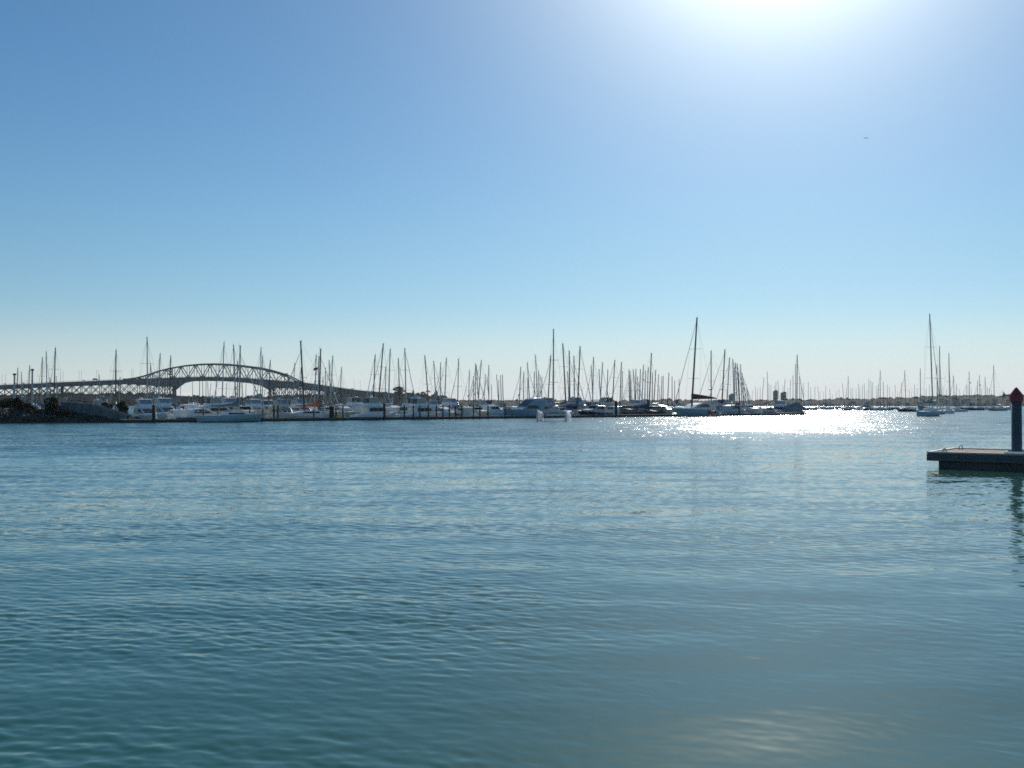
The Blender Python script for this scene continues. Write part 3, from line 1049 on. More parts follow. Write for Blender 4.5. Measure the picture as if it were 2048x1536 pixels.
def house(px, py, d, w, h, wm, rm, label, group, rz):
    c = at(px, py, d)
    root = thing('hillside_house', label, 'house', (c.x, c.y, c.z - h), R(rz), group)
    MB().box((0, 0, h * 0.42 - 2), (w, w * 0.7, h * 0.84 + 4)).build('wall', M[wm], root)
    MB().loft([[(-w * 0.55, -w * 0.42, h * 0.83), (-w * 0.55, 0, h * 1.3), (-w * 0.55, w * 0.42, h * 0.83)], [(w * 0.55, -w * 0.42, h * 0.83), (w * 0.55, 0, h * 1.3), (w * 0.55, w * 0.42, h * 0.83)]]).build('roof', M[rm], root)
    for k in (-0.28, 0.28):
        MB().box((k * w, -w * 0.35 - 0.03, h * 0.42), (w * 0.22, 0.1, h * 0.4)).build('window', M['glass'], root)
    return root


hr = random.Random(12)
spots = []
for px, py, big in ((1707, 804, 1), (1652, 805, 1), (1620, 806, 0), (1756, 803, 0), (1846, 799, 0), (1882, 796, 0), (1909, 795.5, 1), (1914, 798, 0), (1934, 797, 1), (1893, 799, 0), (1925, 800, 0), (1839, 803, 0), (1868, 801, 0),
                    (1797, 803, 0), (1700, 806, 0), (1735, 806, 0), (1958, 799, 0), (1990, 798, 0), (2016, 799, 0), (1576, 806, 0), (1532, 806, 0), (1665, 807, 0), (1780, 806, 0), (1815, 804, 0), (1945, 803, 0), (1975, 802, 0)):
    spots.append((px, py, 1440 - hr.random() * 40, big, 'far houses among trees beyond the moored yachts', 'small pale house among the trees on the hill beyond the moored yachts'))
for px, py in ((130, 795), (205, 786.5), (212, 797), (312, 791), (324, 796), (345, 796), (420, 799), (468, 800), (492, 799), (506, 801), (560, 797), (583, 799), (592, 797), (657, 797), (697, 799), (716, 798), (733, 794), (765, 798),
               (783, 797), (833, 793), (838, 796), (845, 797), (865, 799), (872, 802)):
    spots.append((px, py, 1690 - hr.random() * 50, 0, 'far houses below the bridge', 'small pale house on the wooded shore below the bridge'))
for px, py, d, big, g, lab in spots:
    k = 1.35 if big else 1.0
    house(px, py, d, hr.uniform(4.0, 6.0) * k, hr.uniform(2.2, 3.0) * k, 'housewall', hr.choice(['houseroof', 'roofpale', 'roofpale', 'roofred']), lab, g, hr.uniform(-40, 40))


def leaf_cloud(blobs, n, size, seed):
    """leaf-sized faces spread through blobs (centre, radii)"""
    r = np.random.RandomState(seed)
    V, Fc = [], []
    vol = np.array([b[1][0] * b[1][1] * b[1][2] for b in blobs]) ** (2 / 3)
    cnt = (n * vol / vol.sum()).astype(int) + 1
    for (c, rad), m in zip(blobs, cnt):
        u = r.normal(0, 1, (m, 3))
        u /= np.linalg.norm(u, axis=1)[:, None]
        rr = r.uniform(0.55, 1.0, m) ** 0.6 * (1 + 0.16 * np.sin(u[:, 0] * 7 + u[:, 2] * 9 + seed))
        p = np.array(c) + u * np.array(rad) * rr[:, None]
        for q in p:
            a = r.normal(0, 1, 3)
            a /= np.linalg.norm(a)
            b = np.cross(a, r.normal(0, 1, 3))
            b /= np.linalg.norm(b)
            s = size * r.uniform(0.6, 1.4)
            k = len(V)
            V += [tuple(q - a * s), tuple(q - b * s * 0.55), tuple(q + a * s), tuple(q + b * s * 0.55)]
            Fc.append((k, k + 1, k + 2, k + 3))
    mb = MB()
    mb.v, mb.f = V, Fc
    return mb


def leafmat(name, col, var=0.5):
    m = mat(name, col, 0.7, var=var, scale=0.9, spec=0.2)
    return m


M['leaf'] = leafmat('dark_leaves', (0.035, 0.042, 0.022))
M['leafred'] = leafmat('reddish_leaves', (0.050, 0.030, 0.022))
M['leafgreen'] = leafmat('olive_leaves', (0.05, 0.065, 0.03))
M['bark'] = mat('bark', (0.10, 0.075, 0.055), 0.9, var=0.3, scale=3)


def far_tree(px, pbase, ptop, d, wpx, label, shape='round', seed=1):
    b, t = at(px, pbase, d), zpy(ptop, d)
    h = t - b.z
    w = wpx / F * d / 2
    root = thing('cone_tree' if shape == 'cone' else 'palm_tree' if shape == 'palm' else 'round_tree', label, 'tree', (b.x, d, b.z - 2), 0)
    H = h + 2
    MB().tube((0, 0, -3), (0, 0, H * 0.75), w * 0.12, w * 0.05, 7).build('trunk', M['bark'], root)
    rg = random.Random(seed)
    bl = []
    if shape == 'round':
        for _ in range(34):
            a, f = rg.uniform(0, 6.28), rg.uniform(0.12, 0.9)
            q = math.sqrt(max(0.02, 1 - ((f - 0.5) / 0.5) ** 2)) * rg.uniform(0.2, 0.85)
            bl.append(((math.cos(a) * w * q, math.sin(a) * w * q, H * f), (w * 0.30, w * 0.30, H * 0.10)))
    elif shape == 'cone':
        for k in range(14):
            f = k / 13
            bl.append(((rg.uniform(-.15, .15) * w, rg.uniform(-.15, .15) * w, H * (0.2 + 0.76 * f)), (w * (1.05 - 0.95 * f), w * (1.05 - 0.95 * f), H * 0.07)))
    else:
        for k in range(11):
            a = k * 0.571 * 2
            for q in (0.35, 0.7, 1.0):
                bl.append(((math.cos(a) * w * q, math.sin(a) * w * q, H * (0.93 - 0.22 * (q - 0.3) ** 2 * 1.6)), (w * 0.16, w * 0.16, H * 0.035)))
    leaf_cloud(bl, 2400, w * 0.085, seed).build('crown', M['leaf'], root)


far_tree(797, 790, 772.5, 1660, 24, 'round topped tree breaking the skyline near the right end of the bridge', 'round', 3)
far_tree(826, 790, 778, 1660, 7, 'narrow small tree next to the round topped tree on the skyline', 'cone', 4)
far_tree(845, 791, 783.5, 1660, 14, 'low broad tree on the skyline between narrow tree and palm', 'round', 5)
far_tree(856, 792, 780.5, 1660, 10, 'palm tree with ragged crown on the far skyline', 'palm', 6)
far_tree(872, 797, 778.5, 1650, 14, 'dark conical tree at the end of the far hill', 'cone', 7)
far_tree(884, 800, 790, 1650, 26, 'rounded tree on the sloping tail of the far hill', 'round', 8)
far_tree(2008, 795, 782.5, 1460, 8, 'lone conical pine on the hill beside the red capped pile', 'cone', 9)
far_tree(518, 797, 789, 1690, 12, 'dark tree under the right part of the bridge arch', 'round', 10)
far_tree(1354, 806, 799, 1400, 9, 'dark bushy tree low on the horizon beside the brown sail yacht', 'round', 11)


# ------------------------------------------------------------------ rock bank with bushes and gangway on the near left
M['waler'] = mat('dock_waler', (0.11, 0.115, 0.12), 0.8, var=0.2, scale=1.0)
M['rock'] = mat('bank_rock', (0.060, 0.055, 0.048), 0.9, var=0.55, scale=1.3, bump=0.6)
M['seawall'] = mat('concrete_seawall', (0.14, 0.165, 0.175), 0.85, var=0.3, scale=0.9, stretch=(1.5, 1.5, 0.4))


def shore_bank():
    n, rows = 420, 22
    rng = np.random.RandomState(4)
    px = np.linspace(-520, 262, n)
    dist = np.interp(px, [-520, 0, 130, 262], [108, 132, 135.5, 139])
    V = np.zeros((rows, n, 3))
    X = (px - 1024) / F * dist
    top = np.interp(px, [-520, 0, 128, 150, 262], [1.9, 1.7, 1.5, 0.95, 0.35])
    for j in range(rows):
        t = j / (rows - 1)
        V[j, :, 0] = X * (1 + 0.02 * t) + rng.normal(0, 0.10, n)
        V[j, :, 1] = dist + t * 7 + rng.normal(0, 0.15, n)
        hgt = np.minimum(1, t * 2.2) * (top + 0.4) - 0.4
        lum = np.abs(noise1(X * 1.9 + j * 3.1, 20 + j, 3)) * 0.28 + rng.normal(0, 0.06, n)
        V[j, :, 2] = hgt + (lum if 0 < j else -0.3)
    vs = V.reshape(-1, 3).tolist()
    mb = MB()
    mb.v = vs
    mb.f = [(j * n + i, j * n + i + 1, (j + 1) * n + i + 1, (j + 1) * n + i) for j in range(rows - 1) for i in range(n - 1)]
    return tag(mb.build('rock_bank', M['rock'], None), kind='structure')


shore_bank()


def bush(px, py0, py1, d, wpx, label, leaf, seed, lumps=14):
    b = at(px, py0, d)
    h = zpy(py1, d) - b.z
    w = wpx / F * d / 2
    root = thing('shore_bush', label, 'bush', (b.x, d, b.z), 0, 'bushes on the rock bank')
    rg = random.Random(seed)
    bl = []
    for _ in range(lumps):
        a, q = rg.uniform(0, 6.28), rg.uniform(0, 0.72)
        z = rg.uniform(0.15, 0.86)
        q *= math.sqrt(max(0.05, 1 - (z - 0.35) ** 2 * 2.2))
        bl.append(((math.cos(a) * w * q, math.sin(a) * w * 0.8 * q, h * z), (w * 0.36, w * 0.34, h * 0.20)))
    leaf_cloud(bl, 4200, 0.10, seed).build('foliage', M[leaf], root)
    sb = MB()
    for k in range(7):
        a = rg.uniform(0, 6.28)
        sb.tube((0, 0, -0.5), (math.cos(a) * w * 0.5, math.sin(a) * w * 0.5, h * 0.75), 0.05, 0.02, 5)
    sb.build('stem', M['bark'], root)


bush(14, 834, 797, 138, 74, 'dark green bush on the rock bank at the edge of the view', 'leaf', 31)
bush(33, 832, 795, 139, 34, 'reddish brown bush standing tallest over its dark green neighbour', 'leafred', 32)
bush(52, 836, 806, 137, 56, 'low rusty bush spreading beside the reddish brown one', 'leafred', 33)
bush(104, 838, 792.5, 138, 46, 'large round dark bush beside the upper end of the gangway', 'leaf', 34)
bush(72, 840, 821, 137, 60, 'low dark scrub filling the dip between the bushes', 'leaf', 35)
bush(124, 842, 820, 137.5, 40, 'low dark scrub at the foot of the gangway wall', 'leaf', 36)
bush(214, 824, 806, 147, 30, 'small olive bush behind the gangway rail', 'leafgreen', 37)
bush(246, 830, 798.5, 148, 25, 'taller olive bush behind the gangway next to a covered launch', 'leafgreen', 38)
bush(-40, 834, 800, 138, 80, 'dark bush on the rock bank just outside the view', 'leaf', 39) if False else None


def gangway():
    d = 140.0
    a, b = at(122, 829, d), at(258, 838, d + 1)
    root = thing('gangway', 'sloping grey gangway with solid sides leading down to the floating dock', 'gangway', (a.x, d, 0))
    L = b.x - a.x
    z0, z1 = a.z, b.z - 0.05
    P = lambda t, y, z: (L * t, y, z0 + (z1 - z0) * t + z)
    MB().loft([[P(t, 0, -0.2), P(t, 1.8, -0.2), P(t, 1.8, 0), P(t, 0, 0)] for t in (0, 1)]).build('walkway', M['palegrey'], root)
    for y in (0.0, 1.8):
        hs = lambda t: 1.75 if t < 0.45 else max(0.45, 1.75 - (t - 0.45) * 2.1)
        MB().loft([[P(t, y - 0.04, -0.35), P(t, y + 0.04, -0.35), P(t, y + 0.04, hs(t)), P(t, y - 0.04, hs(t))] for t in np.linspace(0, 1, 12)]).build('side_panel', M['seawall'], root)
        rb = MB()
        for t in np.linspace(0.0, 1, 10):
            rb.tube(P(t, y - 0.06, hs(t) - 0.3), P(t, y - 0.06, hs(t) + 0.3), 0.025, 0.025, 4)
        rb.path([P(t, y - 0.06, hs(t) + 0.3) for t in np.linspace(0, 1, 24)], 0.03, 5)
        rb.build('handrail_frame', M['waler'], root)


gangway()


# ------------------------------------------------------------------ long floating dock with piles
P0 = Vector((gx(250, 135.8), 135.8, 0))
P1 = Vector((gx(1612, 239.3), 239.3, 0))
du = (P1 - P0).normalized()
dn = Vector((-du.y, du.x, 0))
DLEN = (P1 - P0).length
DANG = math.degrees(math.atan2(du.y, du.x))


def dk(px, off=0.0):
    """the point of the floating dock's line (moved back by off metres) seen at photo column px"""
    m = (px - 1024) / F
    q = P0 + dn * off
    t = (m * q.y - q.x) / (du.x - m * du.y)
    return q + du * t


M['plank'] = mat('weathered_planks', (0.30, 0.26, 0.22), 0.85, var=0.25, scale=2.0, stretch=(7, 0.5, 1))
M['float'] = mat('concrete_float', (0.08, 0.078, 0.075), 0.85, var=0.3, scale=0.8)
M['pile'] = mat('tarred_pile', (0.045, 0.042, 0.04), 0.75, var=0.3, scale=1.2)


def float_dock():
    root = thing('floating_dock', 'long low floating dock running along the front of the whole marina', 'dock', P0, R(DANG))
    W = 2.4
    n = 16
    for k in range(n):
        a, b = DLEN * k / n, DLEN * (k + 1) / n
        MB().box(((a + b) / 2, W / 2, 0.42), (b - a - 0.05, W - 0.1, 0.10)).build('deck_section', M['plank'], root)
        for y in (0.0, W):
            MB().box(((a + b) / 2, y, 0.34), (b - a - 0.05, 0.10, 0.28)).build('waler', M['waler'], root)
        MB().box(((a + b) / 2, W / 2, -0.05), (b - a - 0.6, W - 0.35, 0.5)).build('float', M['float'], root)
    # wider head at the end of the dock
    MB().box((DLEN - 3.5, 4.6, 0.28), (9.5, 4.2, 0.62)).build('dock_head', M['waler'], root)
    for k in (1, 3, 5, 7, 9):
        pass
    return root


float_dock()


def pile(px, off, ztop, r=0.125, label='dark mooring pile standing along the long floating dock', group='mooring piles along the floating dock'):
    p = dk(px, off)
    root = thing('mooring_pile', label, 'pile', (p.x, p.y, 0), 0, group)
    MB().lathe([(r, -1.5), (r, ztop - 0.1)], (0, 0, 0), 10).build('shaft', M['pile'], root, smooth=True)
    MB().lathe([(r * 1.12, ztop - 0.11), (r * 1.12, ztop), (r * 0.2, ztop + 0.14)], (0, 0, 0), 10).build('cap', M['pile'], root)


pile(308, -0.1, 2.35, 0.24, 'thick black mooring pile in front of the covered launch', None)
for px, zt in ((407, 1.8), (436, 1.75), (500, 1.8), (526, 1.8), (548, 2.35), (556, 2.3), (628, 1.6), (672, 2.3), (686, 2.2), (809, 2.3), (827, 2.2), (840, 2.3), (857, 2.4), (873, 2.3), (886, 2.3), (899, 2.3), (911, 2.2),
               (924, 2.2), (947, 2.3), (960, 2.2), (976, 2.2), (1010, 2.5), (1240, 2.9), (1478, 2.6)):
    pile(px, 0.1, zt)
pile(769, -0.1, 2.6, 0.2, 'black mooring pile in front of the flybridge launch bow', None)
pile(664, 1.6, 2.2, 0.42, 'short stout dark bollard pile beside the yellow panel', None)
pile(1232, 0.1, 3.1, 0.26, 'tall thick pile at the open end of the pile screen', None)


def pile_screen():
    a, b = dk(1243, 7), dk(1330, 7)
    u = (b - a)
    L = u.length
    root = thing('pile_screen', 'timber wave screen of many close upright posts behind the floating dock', 'fence', (a.x, a.y, 0), math.atan2(u.y, u.x))
    n = 34
    rg = random.Random(3)
    for k in range(n):
        x = L * k / (n - 1)
        MB().tube((x, 0, -1), (x, 0, 2.0 + rg.uniform(-0.1, 0.25)), 0.11, 0.10, 7).build('post', M['pile'], root)
    MB().box((L / 2, -0.16, 1.95), (L, 0.12, 0.28)).build('rail', M['pile'], root)
    MB().box((L / 2, -0.16, 0.75), (L, 0.12, 0.22)).build('rail', M['pile'], root)


pile_screen()


def service_box(px, off, w, h, label, m, name='service_pedestal'):
    p = dk(px, off)
    root = thing(name, label, 'pedestal', (p.x, p.y, 0.47), R(DANG))
    bevel(MB().box((0, 0, h / 2), (w, w * 0.7, h)).build('cabinet', M[m], root), 0.03)
    MB().box((0, 0, h + 0.06), (w * 1.15, w * 0.85, 0.11)).build('lid', M['white'], root)


service_box(1511, 1.2, 0.75, 0.95, 'pale square service pedestal near the end of the floating dock', 'cream')
service_box(1520, 2.0, 1.0, 0.72, 'white lidded dock locker beside the pale service pedestal', 'white', 'dock_locker')


def marina_lamp(px, ty, d, label):
    x = gx(px, d)
    H = zpy(ty, d)
    root = thing('marina_lamp', label, 'lamp post', (x, d, 0), 0)
    MB().tube((0, 0, -1), (0, 0, H), 0.15, 0.12, 8).build('pole', M['alu'], root)
    MB().lathe([(0.12, 0), (0.26, 0.10), (0.26, 0.22), (0.08, 0.3)], (0, 0, H - 0.05), 12).build('lamp_head', M['darkmast'], root)


marina_lamp(28.6, 750, 150, 'stout lamp post with flat mushroom head, the shorter of two')
marina_lamp(64.3, 741, 150, 'stout lamp post with flat mushroom head, the taller of two')
marina_lamp(784, 797, 230, 'short lamp post with pale globe behind the white flybridge launch')


# low sheds at the back of the marina
def shed(px0, px1, ytop, d, label, rm, depth=7.0, ridge=0.5):
    a, b = at(px0, 809, d), at(px1, 809, d)
    w = b.x - a.x
    H = zpy(ytop, d)
    root = thing('boat_shed', label, 'shed', ((a.x + b.x) / 2, d, 0), 0)
    MB().box((0, depth / 2, H / 2 - 0.6), (w * 0.97, depth, H + 0.2)).build('wall', M['seawall'], root)
    MB().loft([[(-w / 2, -0.2, H - ridge), (-w / 2, depth / 2, H), (-w / 2, depth + 0.2, H - ridge)], [(w / 2, -0.2, H - ridge), (w / 2, depth / 2, H), (w / 2, depth + 0.2, H - ridge)]]).build('roof', M[rm], root)
    for k in (-0.3, 0.0, 0.3):
        MB().box((k * w, -0.03, H * 0.4), (w * 0.16, 0.08, H * 0.55)).build('door', M['greycanvas'], root)


shed(1174, 1213, 801, 330, 'long low grey boat shed behind the dark low launch', 'greycanvas')
shed(1187, 1204, 799, 338, 'small raised grey shed roof peeping over the long boat shed', 'greycanvas')
shed(1040, 1066, 803.5, 330, 'grey shed roof just behind the big shaded launch', 'greycanvas')
shed(505, 550, 799, 360, 'grey shed with a mono roof behind the yachts under the bridge', 'greycanvas')

# ------------------------------------------------------------------ boats along the long floating dock
def pos(px, off):
    p = dk(px, off)
    return (p.x, p.y)


launch(pos(292, 8), 310, 7.6, 'white flybridge launch under a pale canopy nearest the gangway foot')
launch(pos(352, 9), 130, 6.5, 'small white cabin cruiser with its stern to the dock behind a red cover', 'sedan')
launch(pos(408, 3.0), DANG, 7.2, 'black hulled express cruiser with white cabin lying along the dock', 'express', hm='black', stripe='white')
launch(pos(438, 15), DANG, 8.3, 'white flybridge launch seen above the black hulled express cruiser')
launch(pos(462, 30), 310, 8.5, 'white flybridge launch with clear screens beyond the larger one above the black cruiser')
dD = dk(478, -2.6).y
yacht(478, dD, 480, 692, 'pale shaded yacht with thick mast moored outside the dock under the bridge arch', DANG, 'paleblue', 'greycanvas', L=10.2, mr=1.25, fb=0.95)  # pale hull, its sky-blue shade put into the colour
dE = dk(609, 4.0).y
yE = yacht(609, dE, 600.8, 682.5, 'long white yacht with yellow side panel and thick mast leaning over the arch end', DANG + 180, 'white', None, L=11.5, mr=1.3, mast='darkmast')
MB().box((-4.3, -1.42, 0.70), (1.3, 0.06, 0.42)).build('side_cloth', M['yellow'], yE)
MB().box((-4.3, 1.42, 0.70), (1.3, 0.06, 0.42)).build('side_cloth', M['yellow'], yE)
yacht(638, 172, 641, 698, 'white yacht with bright orange boom cover left of the big flybridge launch', DANG, 'white', 'orange', L=10.5, mr=1.35, mast='darkmast')
launch(pos(752, 3.3), DANG, 8.4, 'white flybridge launch with wrap round clear screens and bow by the black pile')
launch(pos(846, 3.4), DANG, 8.2, 'white launch with two dark side windows behind the row of piles', 'flybridge')
launch(pos(890, 13), 310, 7.5, 'white express cruiser with bright raked screen behind the row of piles', 'express')
launch(pos(925, 11), 130, 7.5, 'white sedan launch stern on among the piles with blue cockpit cover', 'sedan', sm='cream')
launch(pos(956, 13), 310, 7.5, 'cream cabin launch near the shaded launch, bow to the dock', 'sedan', hm='cream', sm='cream')
launch(pos(905, 34), 310, 9.0, 'white flybridge launch in the second row behind the pile row')
launch(pos(990, 18), DANG, 8.5, 'white launch with dark window band just behind the big shaded launch bow', 'sedan')

# the big sloping launch
M['shadedwhite'] = mat('shaded_white_gelcoat', (0.26, 0.36, 0.47), 0.3, var=0.04)  # white boat seen from its shaded side, the blue shade is in this colour


def big_launch():
    p = dk(1045, 3.6)
    L = 9.6
    root = thing('motor_launch', 'big shaded white launch with long raked roof and one dark side window', 'launch', (p.x, p.y, 0), R(DANG + 180), 'motor launches along the floating dock')
    rings = make_hull(root, L, 3.5, 1.25, 1.75, 'shadedwhite', 'greydeck', rake=0.14, stern=0.9, full=1.1)
    wf = lambda x, z: (1.55 - 0.10 * max(0, z - 1.2)) * (1 - 0.30 * max(0, (x + 1.0) / 4.0))
    poly = [(-4.3, 1.1), (-4.2, 2.5), (-4.75, 3.75), (-1.9, 3.55), (0.4, 1.95), (1.2, 1.62), (1.25, 1.3)]
    MB().prism(poly, wf).build('cabin', M['shadedwhite'], root)
    side_panel(root, 'window', [(-2.9, 1.75), (-2.6, 2.3), (-0.5, 2.3), (0.3, 1.78)], wf, 'glass')
    front_panel(root, 'windscreen', poly[4], poly[3], wf, 'glass')
    side_panel(root, 'trim_line', [(-4.1, 3.34), (-4.2, 3.46), (-2.05, 3.32), (-1.85, 3.20)], wf, 'white')
    rail(root, rings, 9, 15, 0.6)
    MB().tube((-3.6, 0.4, 3.6), (-3.9, 0.4, 5.0), 0.02, 0.01, 5).build('aerial', M['white'], root)
    MB().box((-4.95, 0, 0.25), (0.7, 2.9, 0.12)).build('swim_platform', M['deck'], root)


big_launch()


# the catamaran lying out in the open water
def catamaran():
    d = 153.0
    X = gx(1107, d)
    rz = R(264)
    root = thing('sailing_catamaran', 'white sailing catamaran seen end on with two upright hulls and very tall mast', 'catamaran', (X, d, 0), rz)
    L = 9.5
    for s in (-1, 1):
        rings = []
        n = 19
        for j in range(n):
            t = j / (n - 1)
            w = 0.52 * (min(1.0, 0.55 + 2.2 * t) if t < 0.3 else 1 - max(0, (t - 0.3) / 0.7) ** 2.2 * 0.93)
            x = -L / 2 + L * t
            zt = 1.35 + 0.40 * t ** 1.5
            ring = []
            for k in range(20):
                a = 2 * PI * k / 20
                ca, sa = math.cos(a), math.sin(a)
                zz = (zt - 0.35) / 2 + (zt + 0.35) / 2 * math.copysign(abs(sa) ** 0.8, sa)
                tumble = 1.0 - 0.34 * max(0, zz / zt) ** 1.3
                ring.append((x, s * 2.13 + w * math.copysign(abs(ca) ** 0.8, ca) * tumble, zz))
            rings.append(ring)
        h = MB().loft(rings).build('hull', M['white'], root, smooth=True)
    MB().box((0.2, 0, 1.36), (0.28, 3.5, 0.2)).build('cross_beam', M['palegrey'], root)
    MB().box((-3.4, 0, 1.2), (0.28, 3.5, 0.2)).build('cross_beam', M['palegrey'], root)
    MB().box((3.5, 0, 1.52), (0.2, 3.6, 0.16)).build('cross_beam', M['alu'], root)
    MB().box((-1.6, 0, 1.22), (3.3, 3.4, 0.06)).build('trampoline_net', M['black'], root)
    MB().prism([(-2.6, 1.25), (-2.5, 1.75), (-0.6, 1.75), (0.1, 1.25)], lambda x, z: 0.75).build('cuddy', M['palegrey'], root)
    H = zpy(657.6, d)
    MB().tube((0.2, 0, 1.4), (-0.05, 0, H), 0.125, 0.09, 8).build('mast', M['alu'], root)
    for z in (H * 0.42, H * 0.66):
        MB().tube((0.1, -0.75, z), (0.1, 0.75, z), 0.035, 0.035, 5).build('spreader', M['alu'], root)
    MB().tube((3.5, 0, 1.6), (0.0, 0, H * 0.93), 0.014, 0.014, 4).build('forestay', M['wire'], root)
    for s in (-1, 1):
        MB().tube((-0.9, s * 2.1, 1.45), (0.0, 0, H * 0.93), 0.012, 0.012, 4).build('shroud', M['wire'], root)
    MB().tube((0.1, 0, 2.1), (-3.4, 0, 2.25), 0.08, 0.07, 6).build('boom', M['alu'], root)
    rr = []
    for i in range(8):
        t = i / 7
        hh = 0.9 * (1 - t) ** 1.6 + 0.25
        rr.append([(0.1 - 3.2 * t, 0.2 * math.cos(a), 2.1 + hh * (0.5 + 0.5 * math.sin(a))) for a in [2 * PI * q / 8 for q in range(8)]])
    MB().loft(rr).build('sail_cover', M['navy'], root, smooth=True)


catamaran()

launch(pos(1100, 9), 310, 8.8, 'flybridge launch with brown framed canopy partly behind the catamaran mast', 'flybridge', top='brown', sm='palegrey')
launch(pos(1157, 13), 310, 9.2, 'grey flybridge launch with sagging clear screens behind the dark low launch', 'flybridge', sm='palegrey', top='greycanvas')
launch(pos(1186, 3.2), DANG + 180, 8.6, 'dark blue low launch lying along the dock in front of the long shed', 'sedan', hm='navy', sm='palegrey')
launch(pos(1125, 5), 310, 7.0, 'small open backed launch between the catamaran hull and dark low launch', 'sedan', sm='palegrey')
launch(pos(1222, 14), 130, 8.0, 'white sedan launch stern on beside the tall thick pile', 'sedan')

# the large yacht with the brown sail cover
dN = dk(1383, -3.0).y
yN = yacht(1383, dN, 1394.6, 635.3, 'large white sloop with brown sail cover and tallest mast at the dock', DANG + 180, 'paleblue', 'brown', L=13.6, mr=1.05, mast='darkmast', fb=1.35, spread=2, cabin=False, jib=True, boom_z=3.62, boom_len=8.4, cover_h=1.05)
wfN = lambda x, z: (1.75 - 0.16 * max(0, z - 1.4)) * (1 - 0.4 * max(0, (x - 0.4) / 3.5))
MB().prism([(-5.2, 1.2), (-4.9, 2.0), (-3.4, 2.75), (-1.4, 2.85), (0.4, 2.5), (2.4, 1.75), (2.6, 1.4)], wfN).build('pilothouse', M['white'], yN)
side_panel(yN, 'window', [(-2.9, 1.95), (-2.7, 2.5), (-1.4, 2.58), (-0.2, 2.35), (1.0, 1.98)], wfN, 'maroon')
launch(pos(1428, -5.5), DANG, 4.6, 'small grey runabout with orange cover moored outside the large sloop', 'express', hm='paleblue', sm='orange', aerial=False, fenders=False, name='runabout')
launch(pos(1468, 3.4), DANG, 9.0, 'grey express cruiser with long raked bow between sloop and service pedestal', 'express', hm='palegrey', sm='palegrey', stripe='navy')
launch(pos(1452, 15), DANG, 8.5, 'white flybridge launch seen over the grey express cruiser', 'flybridge')
launch(pos(1566, 9), 310, 8.0, 'white flybridge launch beside the tented yacht at the dock end', 'flybridge')
launch(pos(1537, 6), DANG, 6.8, 'low dark cabin boat near the end of the dock left of the tented yacht', 'express', hm='navy', sm='palegrey')
yT = yacht(1593.5, dk(1593.5, 6.5).y, 1595, 710.5, 'yacht under a dark tent cover at the very end of the floating dock', DANG, 'palegrey', None, L=9.2, mr=1.1, cabin=True)
MB().loft([[(x, 1.35, 1.05), (x, 0.05, z), (x, -0.05, z), (x, -1.35, 1.05)] for x, z in ((-4.2, 2.2), (0.3, 3.1), (1.0, 3.0), (3.6, 1.4))], closed=True).build('boom_tent', M['greycanvas'], yT)

# ------------------------------------------------------------------ yachts on swing moorings beyond the open water
yacht(1865.5, 214, 1860.7, 628.4, 'big white moored yacht with navy sail cover, nearest the red capped pile', 47, 'paleblue', 'navy', L=11.2, mr=0.78, spread=2, group='yachts on swing moorings', fb=1.05, cover_h=1.1, boom_z=2.7)  # white hull, the blue-grey of its shaded side is painted in
yacht(1880.2, 262, 1879.8, 692.4, 'white yacht moored right behind the big one with navy sail cover', 60, 'paleblue', 'greycanvas', L=10.5, mr=0.8, group='yachts on swing moorings')
yacht(1899, 285, 1898.5, 706.5, 'yacht with bare mast moored third behind the big navy covered one', 60, 'white', 'greycanvas', L=10, mr=0.8, group='yachts on swing moorings')
yacht(1874.5, 330, 1874.2, 730.4, 'smaller yacht whose short mast shows between the two tall moored masts', 64, 'white', 'maroon', L=9, mr=0.9, group='yachts on swing moorings')
yacht(1812, 345, 1809.6, 741.6, 'green hulled yacht moored off the big yacht stern', 120, 'green', 'greycanvas', L=10, mr=1.0, group='yachts on swing moorings')
yacht(1841, 330, 1841, 737.4, 'yacht with turquoise hood moored just beyond the big yacht stern', 70, 'white', 'greycanvas', L=9.5, group='yachts on swing moorings', dodger='turq')
yacht(1909.3, 350, 1907, 752, 'yacht with leaning mast moored right of the third bare mast', 110, 'white', 'greycanvas', L=9, group='yachts on swing moorings')
yacht(1938.9, 430, 1938.6, 743.8, 'dark hulled yacht moored midway between big yacht and red capped pile', 150, 'navy', 'blue', L=10, group='yachts on swing moorings')
yacht(1956, 470, 1954.8, 762, 'yacht with short mast close left of the paired masts', 140, 'white', 'blue', L=8.5, group='yachts on swing moorings')
yacht(1960.5, 500, 1959, 750.8, 'yacht with the taller of the paired masts near the red capped pile', 140, 'white', 'greycanvas', L=9.5, group='yachts on swing moorings')
yacht(1971, 500, 1970.5, 754, 'yacht with blue hull and mast next right of the paired masts', 30, 'paleblue', 'blue', L=9.5, group='yachts on swing moorings')
yacht(1988.5, 400, 1987.8, 731, 'white yacht with tall lone mast moored closest left of the red capped pile', 105, 'paleblue', 'black', L=10.5, mr=0.85, group='yachts on swing moorings')
yacht(1760.5, 420, 1760.7, 741, 'grey hulled yacht with tallest mast of the far moored fleet', 95, 'palegrey', 'greycanvas', L=10.5, group='yachts on swing moorings')
yacht(1696.6, 500, 1696.6, 752.7, 'yacht with lone tall mast beyond the centre of the sun glitter', 100, 'palegrey', 'greycanvas', L=10, group='yachts on swing moorings')
p = at(1730, 809, 480)
launch((p.x, p.y), 185, 9.0, 'pale green motor launch moored beyond the sun glitter', 'flybridge', hm='palegrey', sm='palegrey', top='turq', group='yachts on swing moorings', aerial=False, fenders=False)
p = at(2018, 809, 470)
launch((p.x, p.y), 190, 8.0, 'pale launch moored half hidden behind the red capped pile', 'sedan', hm='white', group='yachts on swing moorings', aerial=False, fenders=False)
p = at(1675, 819, 500)
